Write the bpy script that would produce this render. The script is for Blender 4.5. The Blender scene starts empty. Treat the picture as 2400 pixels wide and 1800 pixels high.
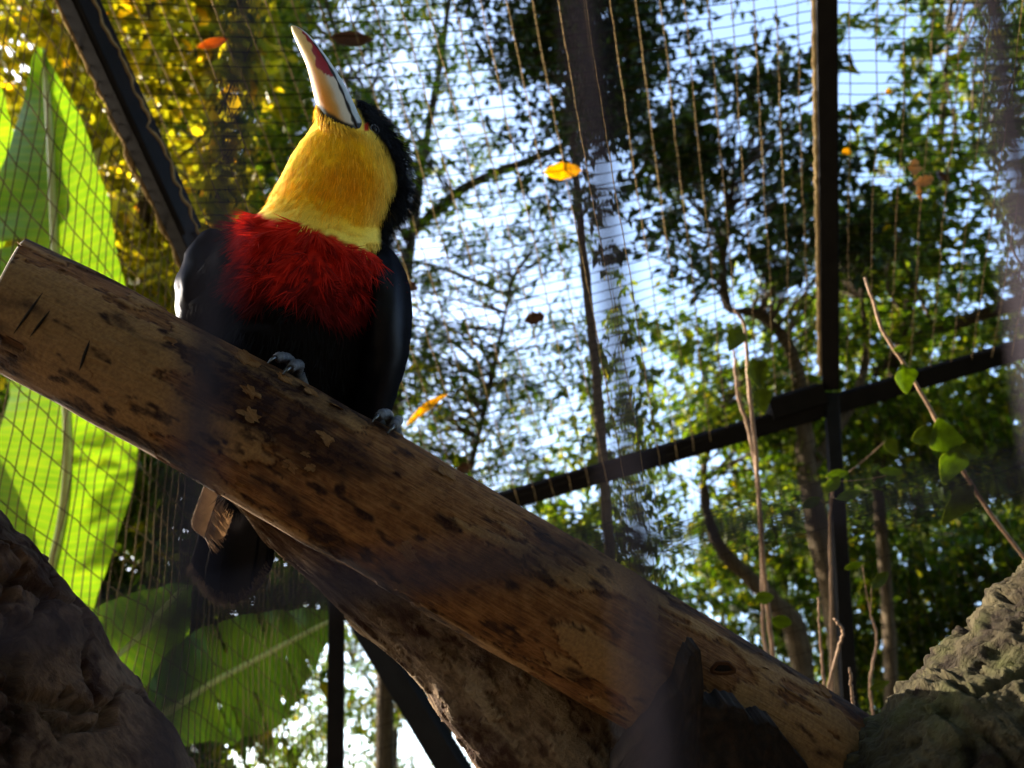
import bpy, math, random
import numpy as np
from mathutils import Vector

rng = np.random.default_rng(7)
random.seed(7)
scene = bpy.context.scene
C = scene.collection

# ------------------------------------------------------------------ camera
PITCH = math.radians(37)
CAM = np.array([0.0, 0.0, 1.35])
RV = np.array([1.0, 0, 0])
UV_ = np.array([0, -math.sin(PITCH), math.cos(PITCH)])
FV = np.array([0, math.cos(PITCH), math.sin(PITCH)])
cd = bpy.data.cameras.new('camera')
cam = bpy.data.objects.new('camera', cd)
C.objects.link(cam)
cam.location = CAM
cam.rotation_euler = (math.pi / 2 + PITCH, 0, 0)
cd.lens = 24
cd.sensor_width = 36
cd.clip_start = 0.004
cd.clip_end = 2000
cd.dof.use_dof = True
cd.dof.focus_distance = 0.475
cd.dof.aperture_fstop = 7.2
scene.camera = cam

# ------------------------------------------------------------------ sky, sun, exposure
SUN = np.array([-0.82, 0.40, 0.41])
SUN /= np.linalg.norm(SUN)
w = bpy.data.worlds.new('World')
scene.world = w
w.use_nodes = True
wn = w.node_tree
sky = wn.nodes.new('ShaderNodeTexSky')
sky.sky_type = 'NISHITA'
sky.sun_disc = False
sky.sun_elevation = math.asin(SUN[2])
sky.sun_rotation = math.atan2(SUN[0], SUN[1])
sky.air_density = 1.0
sky.dust_density = 2.2
sky.ozone_density = 1.0
bg = wn.nodes['Background']
bg.inputs['Strength'].default_value = 0.15
wn.links.new(sky.outputs[0], bg.inputs['Color'])
sd = bpy.data.lights.new('sun', 'SUN')
sd.energy = 4.0
sd.angle = math.radians(0.5)
sd.color = (1.0, 0.86, 0.66)
sun = bpy.data.objects.new('sun', sd)
C.objects.link(sun)
sun.rotation_euler = Vector(SUN).to_track_quat('Z', 'Y').to_euler()
vs = scene.view_settings
vs.view_transform = 'Standard'
vs.look = 'None'
vs.gamma = 1
vs.exposure = 2.65
vs.use_curve_mapping = False
scene.cycles.use_denoising = True
scene.cycles.max_bounces = 8
scene.cycles.transmission_bounces = 4
scene.cycles.diffuse_bounces = 4

F = 1600.0


def P(px, py, d):
    """the point at depth d metres that lies towards photo pixel px, py"""
    return CAM + RV * ((px - 1200) / F * d) + UV_ * ((900 - py) / F * d) + FV * d


def proj(v):
    q = np.asarray(v) - CAM
    z = q @ FV
    return 1200 + F * (q @ RV) / z, 900 - F * (q @ UV_) / z, z


# ------------------------------------------------------------------ noise
def _hash(ix, iy, iz, seed):
    h = (ix * 374761393 + iy * 668265263 + iz * 2147483647 + seed * 974634761) & 0xffffffff
    h = ((h ^ (h >> 13)) * 1274126177) & 0xffffffff
    h = ((h ^ (h >> 16)) * 2246822519) & 0xffffffff
    return ((h ^ (h >> 15)) & 0xffff) / 65535.0


def vnoise(p, seed=0):
    p = np.asarray(p, float)
    i = np.floor(p).astype(np.int64)
    f = p - i
    f = f * f * (3 - 2 * f)
    r = 0
    for a in (0, 1):
        for b in (0, 1):
            for c in (0, 1):
                wgt = (f[..., 0] if a else 1 - f[..., 0]) * (f[..., 1] if b else 1 - f[..., 1]) * (f[..., 2] if c else 1 - f[..., 2])
                r = r + wgt * _hash(i[..., 0] + a, i[..., 1] + b, i[..., 2] + c, seed)
    return r


def fbm(p, oct=4, seed=0):
    r, a, s = 0, 0.5, 0
    p = np.asarray(p, float)
    for k in range(oct):
        r = r + a * vnoise(p, seed + k)
        s += a
        a *= 0.55
        p = p * 2.03 + 11.7
    return r / s


def sstep(a, b, x):
    t = np.clip((x - a) / (b - a), 0, 1)
    return t * t * (3 - 2 * t)


# ------------------------------------------------------------------ objects
ORIG = {}


def empty(name, loc, label, cat, group=None):
    o = bpy.data.objects.new(name, None)
    C.objects.link(o)
    o.location = loc
    o.empty_display_size = 0.05
    ORIG[o] = np.array(loc, float)
    o['label'] = label
    o['category'] = cat
    if group:
        o['group'] = group
    return o


def mk(name, v, faces, mats, parent=None, origin=None, uv=None, col=None, smooth=True, mi=None, label=None, cat=None, group=None, kind=None):
    """one mesh object; faces is an (n,k) array or a list of such arrays"""
    v = np.asarray(v, float).reshape(-1, 3)
    if not isinstance(faces, list):
        faces = [faces]
    faces = [np.asarray(f, np.int32) for f in faces if len(f)]
    if origin is None:
        origin = ORIG[parent] if parent is not None else v.mean(0)
    origin = np.array(origin, float)
    me = bpy.data.meshes.new(name)
    me.vertices.add(len(v))
    me.vertices.foreach_set('co', (v - origin).astype(np.float32).ravel())
    loops = np.concatenate([f.ravel() for f in faces])
    tot = np.concatenate([np.full(len(f), f.shape[1], np.int32) for f in faces])
    start = np.concatenate([[0], np.cumsum(tot)[:-1]]).astype(np.int32)
    me.loops.add(len(loops))
    me.polygons.add(len(tot))
    me.loops.foreach_set('vertex_index', loops.astype(np.int32))
    me.polygons.foreach_set('loop_start', start)
    me.polygons.foreach_set('loop_total', tot)
    me.polygons.foreach_set('use_smooth', np.full(len(tot), bool(smooth)))
    if not isinstance(mats, (list, tuple)):
        mats = [mats]
    for m in mats:
        me.materials.append(m)
    if mi is not None:
        me.polygons.foreach_set('material_index', np.asarray(mi, np.int32))
    if uv is not None:
        l = me.uv_layers.new(name='UVMap')
        l.data.foreach_set('uv', np.asarray(uv, np.float32)[loops].ravel())
    if col is not None:
        c = np.ones((len(v), 4), np.float32)
        c[:, :np.asarray(col).shape[1]] = col
        a = me.color_attributes.new('Col', 'FLOAT_COLOR', 'POINT')
        a.data.foreach_set('color', c.ravel())
    me.update(calc_edges=True)
    me.validate()
    o = bpy.data.objects.new(name, me)
    C.objects.link(o)
    ORIG[o] = origin
    if parent is not None:
        o.parent = parent
        o.location = origin - ORIG[parent]
    else:
        o.location = origin
    if label:
        o['label'] = label
    if cat:
        o['category'] = cat
    if group:
        o['group'] = group
    if kind:
        o['kind'] = kind
    return o


def nrm(a):
    a = np.asarray(a, float)
    return a / np.maximum(np.linalg.norm(a, axis=-1, keepdims=True), 1e-12)


def spline(pts, n):
    """Catmull-Rom through the rows of pts (any width), n samples"""
    p = np.asarray(pts, float)
    p = np.vstack([2 * p[0] - p[1], p, 2 * p[-1] - p[-2]])
    m = len(p) - 3
    t = np.linspace(0, m, n)
    i = np.minimum(t.astype(int), m - 1)
    f = (t - i)[:, None]
    a, b, c, d = p[i], p[i + 1], p[i + 2], p[i + 3]
    return 0.5 * (2 * b + (c - a) * f + (2 * a - 5 * b + 4 * c - d) * f * f + (3 * b - a - 3 * c + d) * f ** 3)


def frames(c, ref):
    """tangent, side and up vectors along the curve c by projection of a reference direction"""
    t = nrm(np.gradient(c, axis=0))
    up = ref - (t @ ref)[:, None] * t
    up = nrm(up)
    side = np.cross(t, up)
    return t, side, up


def gridfaces(nv, nu, wrap=True):
    i = np.arange(nv - 1)[:, None]
    j = np.arange(nu if wrap else nu - 1)[None, :]
    j2 = (j + 1) % nu
    a = i * nu + j
    b = i * nu + j2
    return np.stack([a, b, b + nu, a + nu], -1).reshape(-1, 4)


def tube(c, r, nu=8, ref=None, disp=None, cap=True):
    """closed tube along c with radii r; seam lies away from the camera"""
    c = np.asarray(c, float)
    nv = len(c)
    r = np.broadcast_to(np.asarray(r, float), (nv,))
    if ref is None:
        ref = -FV
        t = nrm(c[-1] - c[0])
        if abs(t @ ref) > 0.9:
            ref = UV_
    t, s, u = frames(c, ref)
    ph = np.linspace(0, 2 * math.pi, nu, endpoint=False) + math.pi
    n = np.cos(ph)[None, :, None] * u[:, None] + np.sin(ph)[None, :, None] * s[:, None]
    v = c[:, None] + n * r[:, None, None]
    ln = np.concatenate([[0], np.cumsum(np.linalg.norm(np.diff(c, axis=0), axis=1))])
    uv = np.stack([np.broadcast_to((ph - math.pi)[None] * r.mean(), (nv, nu)), np.broadcast_to(ln[:, None], (nv, nu))], -1)
    if disp is not None:
        d = disp(v, ph[None] + 0 * r[:, None], ln[:, None] + 0 * ph[None])
        v = v + n * d[..., None]
    v = v.reshape(-1, 3)
    f = [gridfaces(nv, nu)]
    uv = uv.reshape(-1, 2)
    if cap:
        v = np.vstack([v, c[0], c[-1]])
        uv = np.vstack([uv, uv[0], uv[-1]])
        j = np.arange(nu)
        k = nv * nu
        f.append(np.stack([np.full(nu, k), (j + 1) % nu, j], -1))
        f.append(np.stack([np.full(nu, k + 1), (nv - 1) * nu + j, (nv - 1) * nu + (j + 1) % nu], -1))
    return v, f, uv


class Join:
    """collects pieces of ONE thing into one mesh"""

    def __init__(s):
        s.v, s.f, s.uv, s.col, s.n = [], {}, [], [], 0

    def add(s, v, faces, uv=None, col=None):
        v = np.asarray(v, float).reshape(-1, 3)
        for f in faces if isinstance(faces, list) else [faces]:
            f = np.asarray(f)
            s.f.setdefault(f.shape[1], []).append(f + s.n)
        s.v.append(v)
        s.uv.append(np.zeros((len(v), 2)) if uv is None else uv)
        s.col.append(np.ones((len(v), 3)) if col is None else col)
        s.n += len(v)

    def mk(s, name, mats, **k):
        return mk(name, np.vstack(s.v), [np.vstack(f) for f in s.f.values()], mats, uv=np.vstack(s.uv), col=np.vstack(s.col), **k)


def pxpath(rows, n):
    """rows of (px, py, depth, radius in px) -> smooth 3-D curve and radii in metres"""
    p = np.array([list(P(a, b, d)) + [r * d / F] for a, b, d, r in rows])
    q = spline(p, n)
    return q[:, :3], np.maximum(q[:, 3], 1e-4)


# ------------------------------------------------------------------ materials
class NT:
    def __init__(s, name):
        s.m = bpy.data.materials.new(name)
        s.m.use_nodes = True
        s.t = s.m.node_tree
        s.t.nodes.clear()
        s.out = s.t.nodes.new('ShaderNodeOutputMaterial')

    def n(s, typ, ins=None, **props):
        nd = s.t.nodes.new('ShaderNode' + typ)
        for k, v in props.items():
            setattr(nd, k, v)
        for k, v in (ins or {}).items():
            if isinstance(v, bpy.types.NodeSocket):
                s.t.links.new(v, nd.inputs[k])
            else:
                nd.inputs[k].default_value = v
        return nd

    def ramp(s, fac, stops, interp='LINEAR'):
        nd = s.n('ValToRGB', {'Fac': fac})
        cr = nd.color_ramp
        cr.interpolation = interp
        while len(cr.elements) < len(stops):
            cr.elements.new(0.5)
        for e, (p, c) in zip(cr.elements, stops):
            e.position = p
            e.color = (c if isinstance(c, tuple) else (c, c, c)) + (1,)
        return nd.outputs['Color']

    def mix(s, fac, a, b, blend='MIX'):
        nd = s.n('MixRGB', {'Fac': fac}, blend_type=blend)
        for k, v in (('Color1', a), ('Color2', b)):
            if isinstance(v, tuple):
                nd.inputs[k].default_value = v + (1,)
            else:
                s.t.links.new(v, nd.inputs[k])
        return nd.outputs['Color']

    def noise(s, vec, scale, detail=4, rough=0.55, dist=0.0):
        return s.n('TexNoise', {'Vector': vec, 'Scale': scale, 'Detail': detail, 'Roughness': rough, 'Distortion': dist}).outputs['Fac']

    def mapping(s, vec, sc, rot=(0, 0, 0)):
        return s.n('Mapping', {'Vector': vec, 'Scale': sc, 'Rotation': rot}).outputs['Vector']

    def uv(s):
        return s.n('TexCoord').outputs['UV']

    def obj(s):
        return s.n('TexCoord').outputs['Object']

    def bump(s, h, strength, dist):
        return s.n('Bump', {'Height': h, 'Strength': strength, 'Distance': dist}).outputs['Normal']

    def surf(s, sock):
        s.t.links.new(sock, s.out.inputs['Surface'])
        return s.m

    def pbr(s, col, rough=0.6, normal=None, spec=0.5, metal=0.0, **k):
        ins = {'Roughness': rough, 'Specular IOR Level': spec, 'Metallic': metal}
        ins['Base Color'] = col + (1,) if isinstance(col, tuple) else col
        if normal is not None:
            ins['Normal'] = normal
        ins.update(k)
        return s.n('BsdfPrincipled', ins).outputs[0]


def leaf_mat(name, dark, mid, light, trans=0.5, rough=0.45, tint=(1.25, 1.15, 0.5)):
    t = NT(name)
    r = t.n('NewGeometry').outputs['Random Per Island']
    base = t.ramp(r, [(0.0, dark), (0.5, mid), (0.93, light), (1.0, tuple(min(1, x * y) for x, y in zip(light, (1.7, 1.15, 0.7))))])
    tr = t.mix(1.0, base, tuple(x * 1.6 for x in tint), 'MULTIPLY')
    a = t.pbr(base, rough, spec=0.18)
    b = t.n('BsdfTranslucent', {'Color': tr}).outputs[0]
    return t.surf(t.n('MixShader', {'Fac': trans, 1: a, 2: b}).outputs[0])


def bark_mat(name, dark, mid, light, plate, fib=(900, 45), rough=0.85, bump=0.5, bd=0.002, moss=None):
    """fibrous bark; colour attribute: R plate (loose lighter bark), G stain"""
    t = NT(name)
    uv = t.uv()
    at = t.n('VertexColor', layer_name='Col').outputs['Color']
    sep = t.n('SeparateColor', {'Color': at})
    fv = t.mapping(uv, (fib[0], fib[1], 1), (0, 0, 0.0))
    f1 = t.noise(fv, 1.0, 6, 0.65, 0.6)
    f2 = t.noise(t.mapping(uv, (1, 0.7, 1)), 130, 8, 0.7, 0.3)
    f3 = t.noise(uv, 420, 4, 0.6)
    c = t.ramp(f1, [(0.34, dark), (0.5, mid), (0.64, light)])
    c2 = t.ramp(f2, [(0.36, tuple(x * 0.42 for x in mid)), (0.47, mid), (0.66, light)])
    c = t.mix(0.55, c, c2)
    pl = t.mix(t.ramp(f3, [(0.35, 0.0), (0.7, 1.0)]), tuple(x * 0.55 for x in plate), plate)
    c = t.mix(sep.outputs[0], c, t.mix(0.35, pl, c))
    stain = t.n('Math', {0: sep.outputs[1], 1: t.ramp(f2, [(0.25, 0.2), (0.55, 1.0)])}, operation='MULTIPLY').outputs[0]
    c = t.mix(stain, c, tuple(x * y for x, y in zip(dark, (0.75, 0.42, 0.36))))
    if moss:
        g = t.noise(t.obj(), 28, 5, 0.6)
        c = t.mix(t.ramp(g, [(0.5, 0.0), (0.68, 0.75)]), c, moss)
    h = t.n('Math', {0: f1, 1: f2}, operation='ADD').outputs[0]
    h = t.n('Math', {0: h, 1: t.n('Math', {0: f3, 1: 0.5}, operation='MULTIPLY').outputs[0]}, operation='ADD').outputs[0]
    return t.surf(t.pbr(c, rough, t.bump(h, bump, bd), 0.2))


def simple_mat(name, col, rough=0.6, var=0.25, scale=40, spec=0.5, metal=0.0, bump=0.2, bd=0.001):
    t = NT(name)
    ob = t.obj()
    f = t.noise(ob, scale, 6, 0.65)
    c = t.mix(t.ramp(f, [(0.3, 0.0), (0.7, 1.0)]), tuple(x * (1 - var) for x in col), tuple(min(1, x * (1 + var)) for x in col))
    return t.surf(t.pbr(c, rough, t.bump(t.noise(ob, scale * 6, 4), bump, bd), spec, metal))


def dull_mat(name, col, var=0.3, scale=60, gloss=0.0, rough=0.35, bump=0.3, bd=0.001):
    """matt surface: diffuse with at most a faint even sheen"""
    t = NT(name)
    ob = t.obj()
    f = t.noise(ob, scale, 5, 0.6)
    c = t.mix(t.ramp(f, [(0.3, 0.0), (0.7, 1.0)]), tuple(x * (1 - var) for x in col), tuple(min(1, x * (1 + var)) for x in col))
    nm = t.bump(t.noise(ob, scale * 5, 4), bump, bd)
    b = t.n('BsdfDiffuse', {'Color': c, 'Normal': nm}).outputs[0]
    if gloss:
        b = t.n('MixShader', {'Fac': gloss, 1: b, 2: t.n('BsdfGlossy', {'Color': (0.8, 0.85, 1.0, 1), 'Roughness': rough, 'Normal': nm}).outputs[0]}).outputs[0]
    return t.surf(b)


def col_mat(name, rough=0.6, spec=0.3, sheen=0.0, var=0.2, trans=0.0):
    """pigment read from the colour attribute, broken up by fine noise"""
    t = NT(name)
    at = t.n('VertexColor', layer_name='Col').outputs['Color']
    f = t.noise(t.obj(), 900, 4, 0.6)
    c = t.mix(1.0, at, t.ramp(f, [(0.3, 1 - var), (0.7, 1.0)]), 'MULTIPLY')
    b = t.pbr(c, rough, t.bump(f, 0.25, 0.0006), spec, **{'Sheen Weight': sheen})
    if trans:
        b = t.n('MixShader', {'Fac': trans, 1: b, 2: t.n('BsdfTranslucent', {'Color': c}).outputs[0]}).outputs[0]
    return t.surf(b)


M = {}
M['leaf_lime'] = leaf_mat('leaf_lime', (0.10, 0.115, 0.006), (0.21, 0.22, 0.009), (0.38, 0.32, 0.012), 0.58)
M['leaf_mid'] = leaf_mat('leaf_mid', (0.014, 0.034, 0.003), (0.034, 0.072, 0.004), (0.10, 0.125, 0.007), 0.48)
M['leaf_dark'] = leaf_mat('leaf_dark', (0.007, 0.017, 0.003), (0.013, 0.032, 0.004), (0.04, 0.07, 0.006), 0.3)  # darker leaf colour carries the shade of dense, backlit crowns
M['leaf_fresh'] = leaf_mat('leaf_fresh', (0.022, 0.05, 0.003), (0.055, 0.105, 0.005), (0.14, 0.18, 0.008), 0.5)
M['twig'] = simple_mat('twig_bark', (0.07, 0.05, 0.032), 0.85, 0.4, 30)
M['trunk'] = bark_mat('trunk_bark', (0.02, 0.014, 0.008), (0.055, 0.04, 0.023), (0.12, 0.09, 0.055), (0.14, 0.11, 0.07), fib=(60, 12), bump=0.8, bd=0.01)
M['metal'] = dull_mat('painted_steel', (0.006, 0.0055, 0.005), 0.3, 25, 0.01, 0.4)
M['wire'] = dull_mat('weathered_wire', (0.20, 0.145, 0.075), 0.4, 40)
M['wire_shade'] = dull_mat('shaded_wire', (0.02, 0.017, 0.013), 0.4, 40)  # darker copy of the mesh wire: shade painted into the unlit strands
M['wire_wall'] = dull_mat('rusty_dappled_wire', (0.075, 0.055, 0.030), 0.75, 9)  # dark and tan blotches put shaded and sunlit strands into the colour
M['rope'] = dull_mat('edge_rope', (0.26, 0.19, 0.095), 0.3, 120)
M['near_wire'] = dull_mat('coated_wire', (0.028, 0.025, 0.033), 0.2, 60)
M['log'] = bark_mat('perch_bark', (0.020, 0.006, 0.002), (0.145, 0.055, 0.014), (0.285, 0.142, 0.048), (0.37, 0.21, 0.08), fib=(700, 38), bump=1.0, bd=0.0022)
M['cutwood'] = simple_mat('sawn_wood', (0.42, 0.32, 0.2), 0.8, 0.3, 80)
M['branch'] = bark_mat('rough_bark', (0.05, 0.032, 0.02), (0.15, 0.095, 0.055), (0.29, 0.2, 0.125), (0.33, 0.24, 0.15), fib=(300, 160), bump=1.0, bd=0.004)
M['bole'] = bark_mat('cracked_bark', (0.025, 0.016, 0.010), (0.085, 0.053, 0.033), (0.16, 0.105, 0.065), (0.2, 0.13, 0.085), fib=(260, 110), bump=0.9, bd=0.004)
M['gnarl'] = bark_mat('gnarled_bark', (0.012, 0.010, 0.005), (0.036, 0.030, 0.014), (0.08, 0.068, 0.035), (0.09, 0.075, 0.04), fib=(240, 120), bump=1.0, bd=0.004, moss=(0.05, 0.055, 0.016))
M['dark_and_shade'] = bark_mat('dark_and_shade_wood', (0.004, 0.003, 0.002), (0.010, 0.006, 0.004), (0.03, 0.016, 0.009), (0.05, 0.022, 0.012), fib=(200, 50), bump=0.8, bd=0.003)  # near-black: own tone of the knot, painted shade on the broken stump
M['plume'] = col_mat('plumage', 0.7, 0.12, 0.0, 0.12, 0.22)
M['body'] = col_mat('skin_plumage', 0.8, 0.08, 0.0, 0.25)
M['beak'] = col_mat('horny_bill', 0.28, 0.5, 0.0, 0.10, 0.12)
M['black'] = dull_mat('black_feather', (0.003, 0.003, 0.0045), 0.3, 300, 0.012, 0.3, 0.3, 0.0006)
M['claw'] = simple_mat('scaly_toe', (0.06, 0.065, 0.08), 0.4, 0.4, 400, 0.5, 0, 0.6, 0.0008)
M['eye'] = simple_mat('eye_gloss', (0.01, 0.008, 0.008), 0.08, 0.1, 100, 0.6)
M['ground'] = simple_mat('leaf_litter', (0.06, 0.045, 0.028), 0.95, 0.6, 3, 0.1, 0, 0.6, 0.03)


def banana_mat():
    t = NT('banana_blade')
    uv = t.uv()
    veins = t.n('TexWave', {'Vector': uv, 'Scale': 13.0, 'Distortion': 2.5, 'Detail': 2.0, 'Detail Scale': 0.5}, bands_direction='Y').outputs['Fac']
    patch = t.noise(t.mapping(uv, (3, 14, 1)), 1.0, 4, 0.6)
    spots = t.noise(uv, 60, 3, 0.5)
    c = t.ramp(patch, [(0.3, (0.045, 0.13, 0.010)), (0.6, (0.085, 0.20, 0.012)), (0.8, (0.16, 0.25, 0.015))])
    c = t.mix(t.ramp(veins, [(0.0, 0.0), (0.55, 0.0), (0.95, 0.22)]), c, (0.20, 0.25, 0.02))
    c = t.mix(t.ramp(spots, [(0.72, 0.0), (0.76, 0.8)]), c, (0.30, 0.24, 0.03))
    a = t.pbr(c, 0.4, t.bump(veins, 0.3, 0.003), 0.4)
    tr = t.mix(1.0, c, (1.65, 1.35, 0.40), 'MULTIPLY')
    b = t.n('BsdfTranslucent', {'Color': tr}).outputs[0]
    return t.surf(t.n('MixShader', {'Fac': 0.6, 1: a, 2: b}).outputs[0])


M['banana'] = banana_mat()
M['midrib'] = simple_mat('leaf_midrib', (0.34, 0.36, 0.10), 0.5, 0.25, 40)


def flat_leaf_mat(name, col, trans=0.5):
    t = NT(name)
    f = t.noise(t.obj(), 90, 5, 0.6)
    c = t.mix(t.ramp(f, [(0.35, 0.0), (0.7, 1.0)]), col, tuple(x * 0.6 for x in col))
    a = t.pbr(c, 0.5, spec=0.3)
    b = t.n('BsdfTranslucent', {'Color': t.mix(1.0, c, (1.6, 1.5, 1.2), 'MULTIPLY')}).outputs[0]
    return t.surf(t.n('MixShader', {'Fac': trans, 1: a, 2: b}).outputs[0])


M['leaf_yellow'] = flat_leaf_mat('yellow_leaf', (0.80, 0.55, 0.012), 0.65)
M['leaf_brown'] = flat_leaf_mat('dead_leaf', (0.11, 0.045, 0.016), 0.25)
M['leaf_tan'] = flat_leaf_mat('tan_dead_leaf', (0.55, 0.36, 0.19), 0.5)
M['leaf_orange'] = flat_leaf_mat('orange_leaf', (0.42, 0.17, 0.015), 0.5)
M['vine_leaf'] = flat_leaf_mat('vine_leaf', (0.15, 0.22, 0.008), 0.6)
M['vine_leaf_dim'] = flat_leaf_mat('vine_leaf_olive', (0.09, 0.125, 0.008), 0.45)
M['stem'] = simple_mat('vine_stem', (0.23, 0.14, 0.085), 0.7, 0.35, 60)

# ------------------------------------------------------------------ ground
g = np.linspace(-1, 1, 61)
gx = np.sign(g) * np.abs(g) ** 2.2 * 400
X, Y = np.meshgrid(gx, gx)
Z = (fbm(np.stack([X * 0.35, Y * 0.35, 0 * X], -1), 3, 5) - 0.5) * 0.25
Z -= Z[30, 30]
mk('ground', np.stack([X, Y, Z], -1), gridfaces(61, 61, False), M['ground'], kind='structure', origin=(0, 0, 0))


# ------------------------------------------------------------------ aviary frame and meshes
def beam(p, q, wd, ht, ref=UV_, bev=0.12):
    """square hollow-section bar with bevelled long edges from p to q"""
    p, q = np.array(p), np.array(q)
    t = nrm(q - p)
    u = nrm(ref - t * (t @ ref))
    s = np.cross(t, u)
    b = bev
    prof = [(-1, -1 + b), (-1, 1 - b), (-1 + b, 1), (1 - b, 1), (1, 1 - b), (1, -1 + b), (1 - b, -1), (-1 + b, -1)]
    ring = [s * (x * wd / 2) + u * (y * ht / 2) for x, y in prof]
    v = [p + r for r in ring] + [q + r for r in ring]
    f4 = [(i, (i + 1) % 8, 8 + (i + 1) % 8, 8 + i) for i in range(8)]
    f8 = [tuple(range(8))[::-1], tuple(range(8, 16))]
    return np.array(v), [np.array(f4), np.array(f8)]


L0, L1 = P(62, -250, 1.15), P(785, 1318, 1.77)
R0, R1 = P(1935, -250, 1.30), P(1947, 905, 1.72)
CO = P(790, 1290, 1.75)          # the corner where rail, back rail and post meet
BR = P(3100, 610, 1.70)
N0 = P(3750, -320, 1.25)
CB = P(770, 2700, 1.36)
av = empty('aviary', (CO[0], CO[1], 0), 'black steel aviary frame with tan wire mesh on its sloping roof and walls', 'aviary')


def part(name, vf, mat, label=None, smooth=False):
    return mk(name, vf[0], vf[1], mat, parent=av, smooth=smooth, label=label)


ext = lambda a, b, k: a + (b - a) * k
part('roof_rail', beam(ext(L0, L1, -0.5), L1, 0.042, 0.042), M['metal'])
part('roof_rail', beam(ext(L0, L1, -0.5) + RV * 0.012 + UV_ * 0.0, ext(L0, L1, 0.40) + RV * 0.012, 0.038, 0.046), M['metal'])
part('rafter', beam(ext(R0, R1, -0.6), R1 + UV_ * 0.0, 0.040, 0.044), M['metal'])
part('back_rail', beam(CO, BR, 0.046, 0.046), M['metal'])
part('corner_post', beam(CO, P(786, 1800, 1.60), 0.040, 0.040), M['metal'])
post_dn = P(786, 1800, 1.60)
part('corner_post', beam(post_dn + (post_dn - CO) * 0.002, (post_dn[0] - 0.02, post_dn[1] - 0.03, 0.0), 0.0397, 0.0397), M['metal'])
pd0 = P(1990, 1650, 1.52)
part('wall_post', beam(R1 - UV_ * 0.02, pd0, 0.032, 0.032), M['metal'])
part('wall_post', beam(pd0 + (pd0 - R1) * 0.002, (pd0[0] + 0.02, pd0[1] - 0.05, 0.0), 0.0317, 0.0317), M['metal'])
b0, b1 = P(800, 1370, 1.72), P(1072, 1815, 1.50)
part('brace', beam(b0, ext(b0, b1, 1.9), 0.058, 0.045, ref=FV), M['metal'])
part('roof_rail', beam(BR, N0 + (N0 - BR) * 0.3, 0.042, 0.042), M['metal'])
# joint sleeve on the back rail, a step thicker
s0, s1 = P(1800, 960, 1.715), P(1925, 922, 1.715)
part('sleeve', beam(s0, s1, 0.05, 0.052), M['metal'])

TUBE3 = 4


def strands(paths, rad):
    j = Join()
    for c in paths:
        v, f, uv = tube(c, rad, TUBE3, cap=False)
        j.add(v, f, uv)
    return j


def roof_patch(a0, a1, b0_, b1_, sag, seed):
    """sagging mesh surface between rail a and rail b; s across, t along the rails"""
    nrmv = nrm(np.cross(b0_ - a0, a1 - a0))
    if nrmv @ FV < 0:
        nrmv = -nrmv

    def S(s, t):
        s, t = np.asarray(s, float)[..., None], np.asarray(t, float)[..., None]
        p = (a0 + (a1 - a0) * t) * (1 - s) + (b0_ + (b1_ - b0_) * t) * s
        k = np.clip(s, 0, 1)
        q = 4 * k * (1 - k)
        z = np.concatenate([s * 5 + seed, t * 5, 0 * s], -1)
        wob = (fbm(z, 2, seed) - 0.5)[..., None] * 0.03
        z2 = np.concatenate([s * 60 + seed, t * 70, 0 * s], -1)
        wob2 = np.stack([fbm(z2, 2, seed + 9) - 0.5, fbm(z2, 2, seed + 17) - 0.5, 0 * s[..., 0]], -1) * 0.0045
        drop = np.array([0, 0, -1.0])
        return p + nrmv * 0.028 + drop * (sag * q) + nrmv * wob + wob2
    return S


def roof_mesh(name, S, ns, t0, t1, dt, s0=0.0, s1=1.0):
    t = np.linspace(t0, t1, 70)
    j = strands([S(np.full(70, s), t) for s in np.linspace(s0, s1, ns)], 0.00125)
    s = np.linspace(s0, s1, 70)
    o = j.mk(name, M['wire'], parent=av, label='tan welded wire mesh sagging between the roof rails')
    k = strands([S(s, np.full(70, tt)) - FV * 0.001 for tt in np.arange(t0, t1, dt)], 0.00105)
    return k.mk('cross_wire', M['wire_shade'], parent=o)


SA = roof_patch(L0, ext(CO, CO, 0), R0, R1, 0.085, 3)
SB = roof_patch(R0, R1, N0, BR, 0.07, 8)
roof_mesh('roof_mesh', SA, 30, -0.35, 1.0, 0.0185)
roof_mesh('roof_mesh', SB, 26, -0.35, 1.0, 0.021)
# rope laced along the outer edge of the roof rail
ed = [ext(L0, L1, k) - RV * 0.036 + UV_ * 0.002 for k in np.linspace(-0.4, 0.98, 120)]
ed = np.array(ed) + (fbm(np.linspace(0, 60, 120)[:, None] * np.ones(3), 2, 4) - 0.5)[:, None] * 0.012
v, f, uv = tube(ed, 0.0055 + 0.002 * np.sin(np.linspace(0, 200, 120)), 6)
mk('edge_rope', v, f, M['rope'], parent=av)
ed2 = np.array([ext(L0, L1, k) + RV * 0.034 + UV_ * 0.0 for k in np.linspace(-0.4, 0.98, 160)])
ed2 = ed2 + (fbm(np.linspace(0, 90, 160)[:, None] * np.ones(3), 2, 14) - 0.5)[:, None] * 0.014
v, f, uv = tube(ed2, 0.0022 + 0.0016 * (np.arange(160) % 5 > 1), 5)
mk('edge_rope', v, f, M['rope'], parent=av)

ed3 = np.array([ext(R0, R1, k) - RV * 0.027 - FV * 0.004 for k in np.linspace(-0.4, 0.97, 160)])
ed3 = ed3 + RV * ((fbm(np.linspace(0, 90, 160)[:, None] * np.ones(3), 2, 24) - 0.5) * 0.008)[:, None]
v, f, uv = tube(ed3, 0.006 + 0.0008 * (np.arange(160) % 4 > 1), 6)
mk('edge_rope', v, f, M['rope'], parent=av)

DN = nrm(P(786, 1800, 1.60) - CO)


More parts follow.
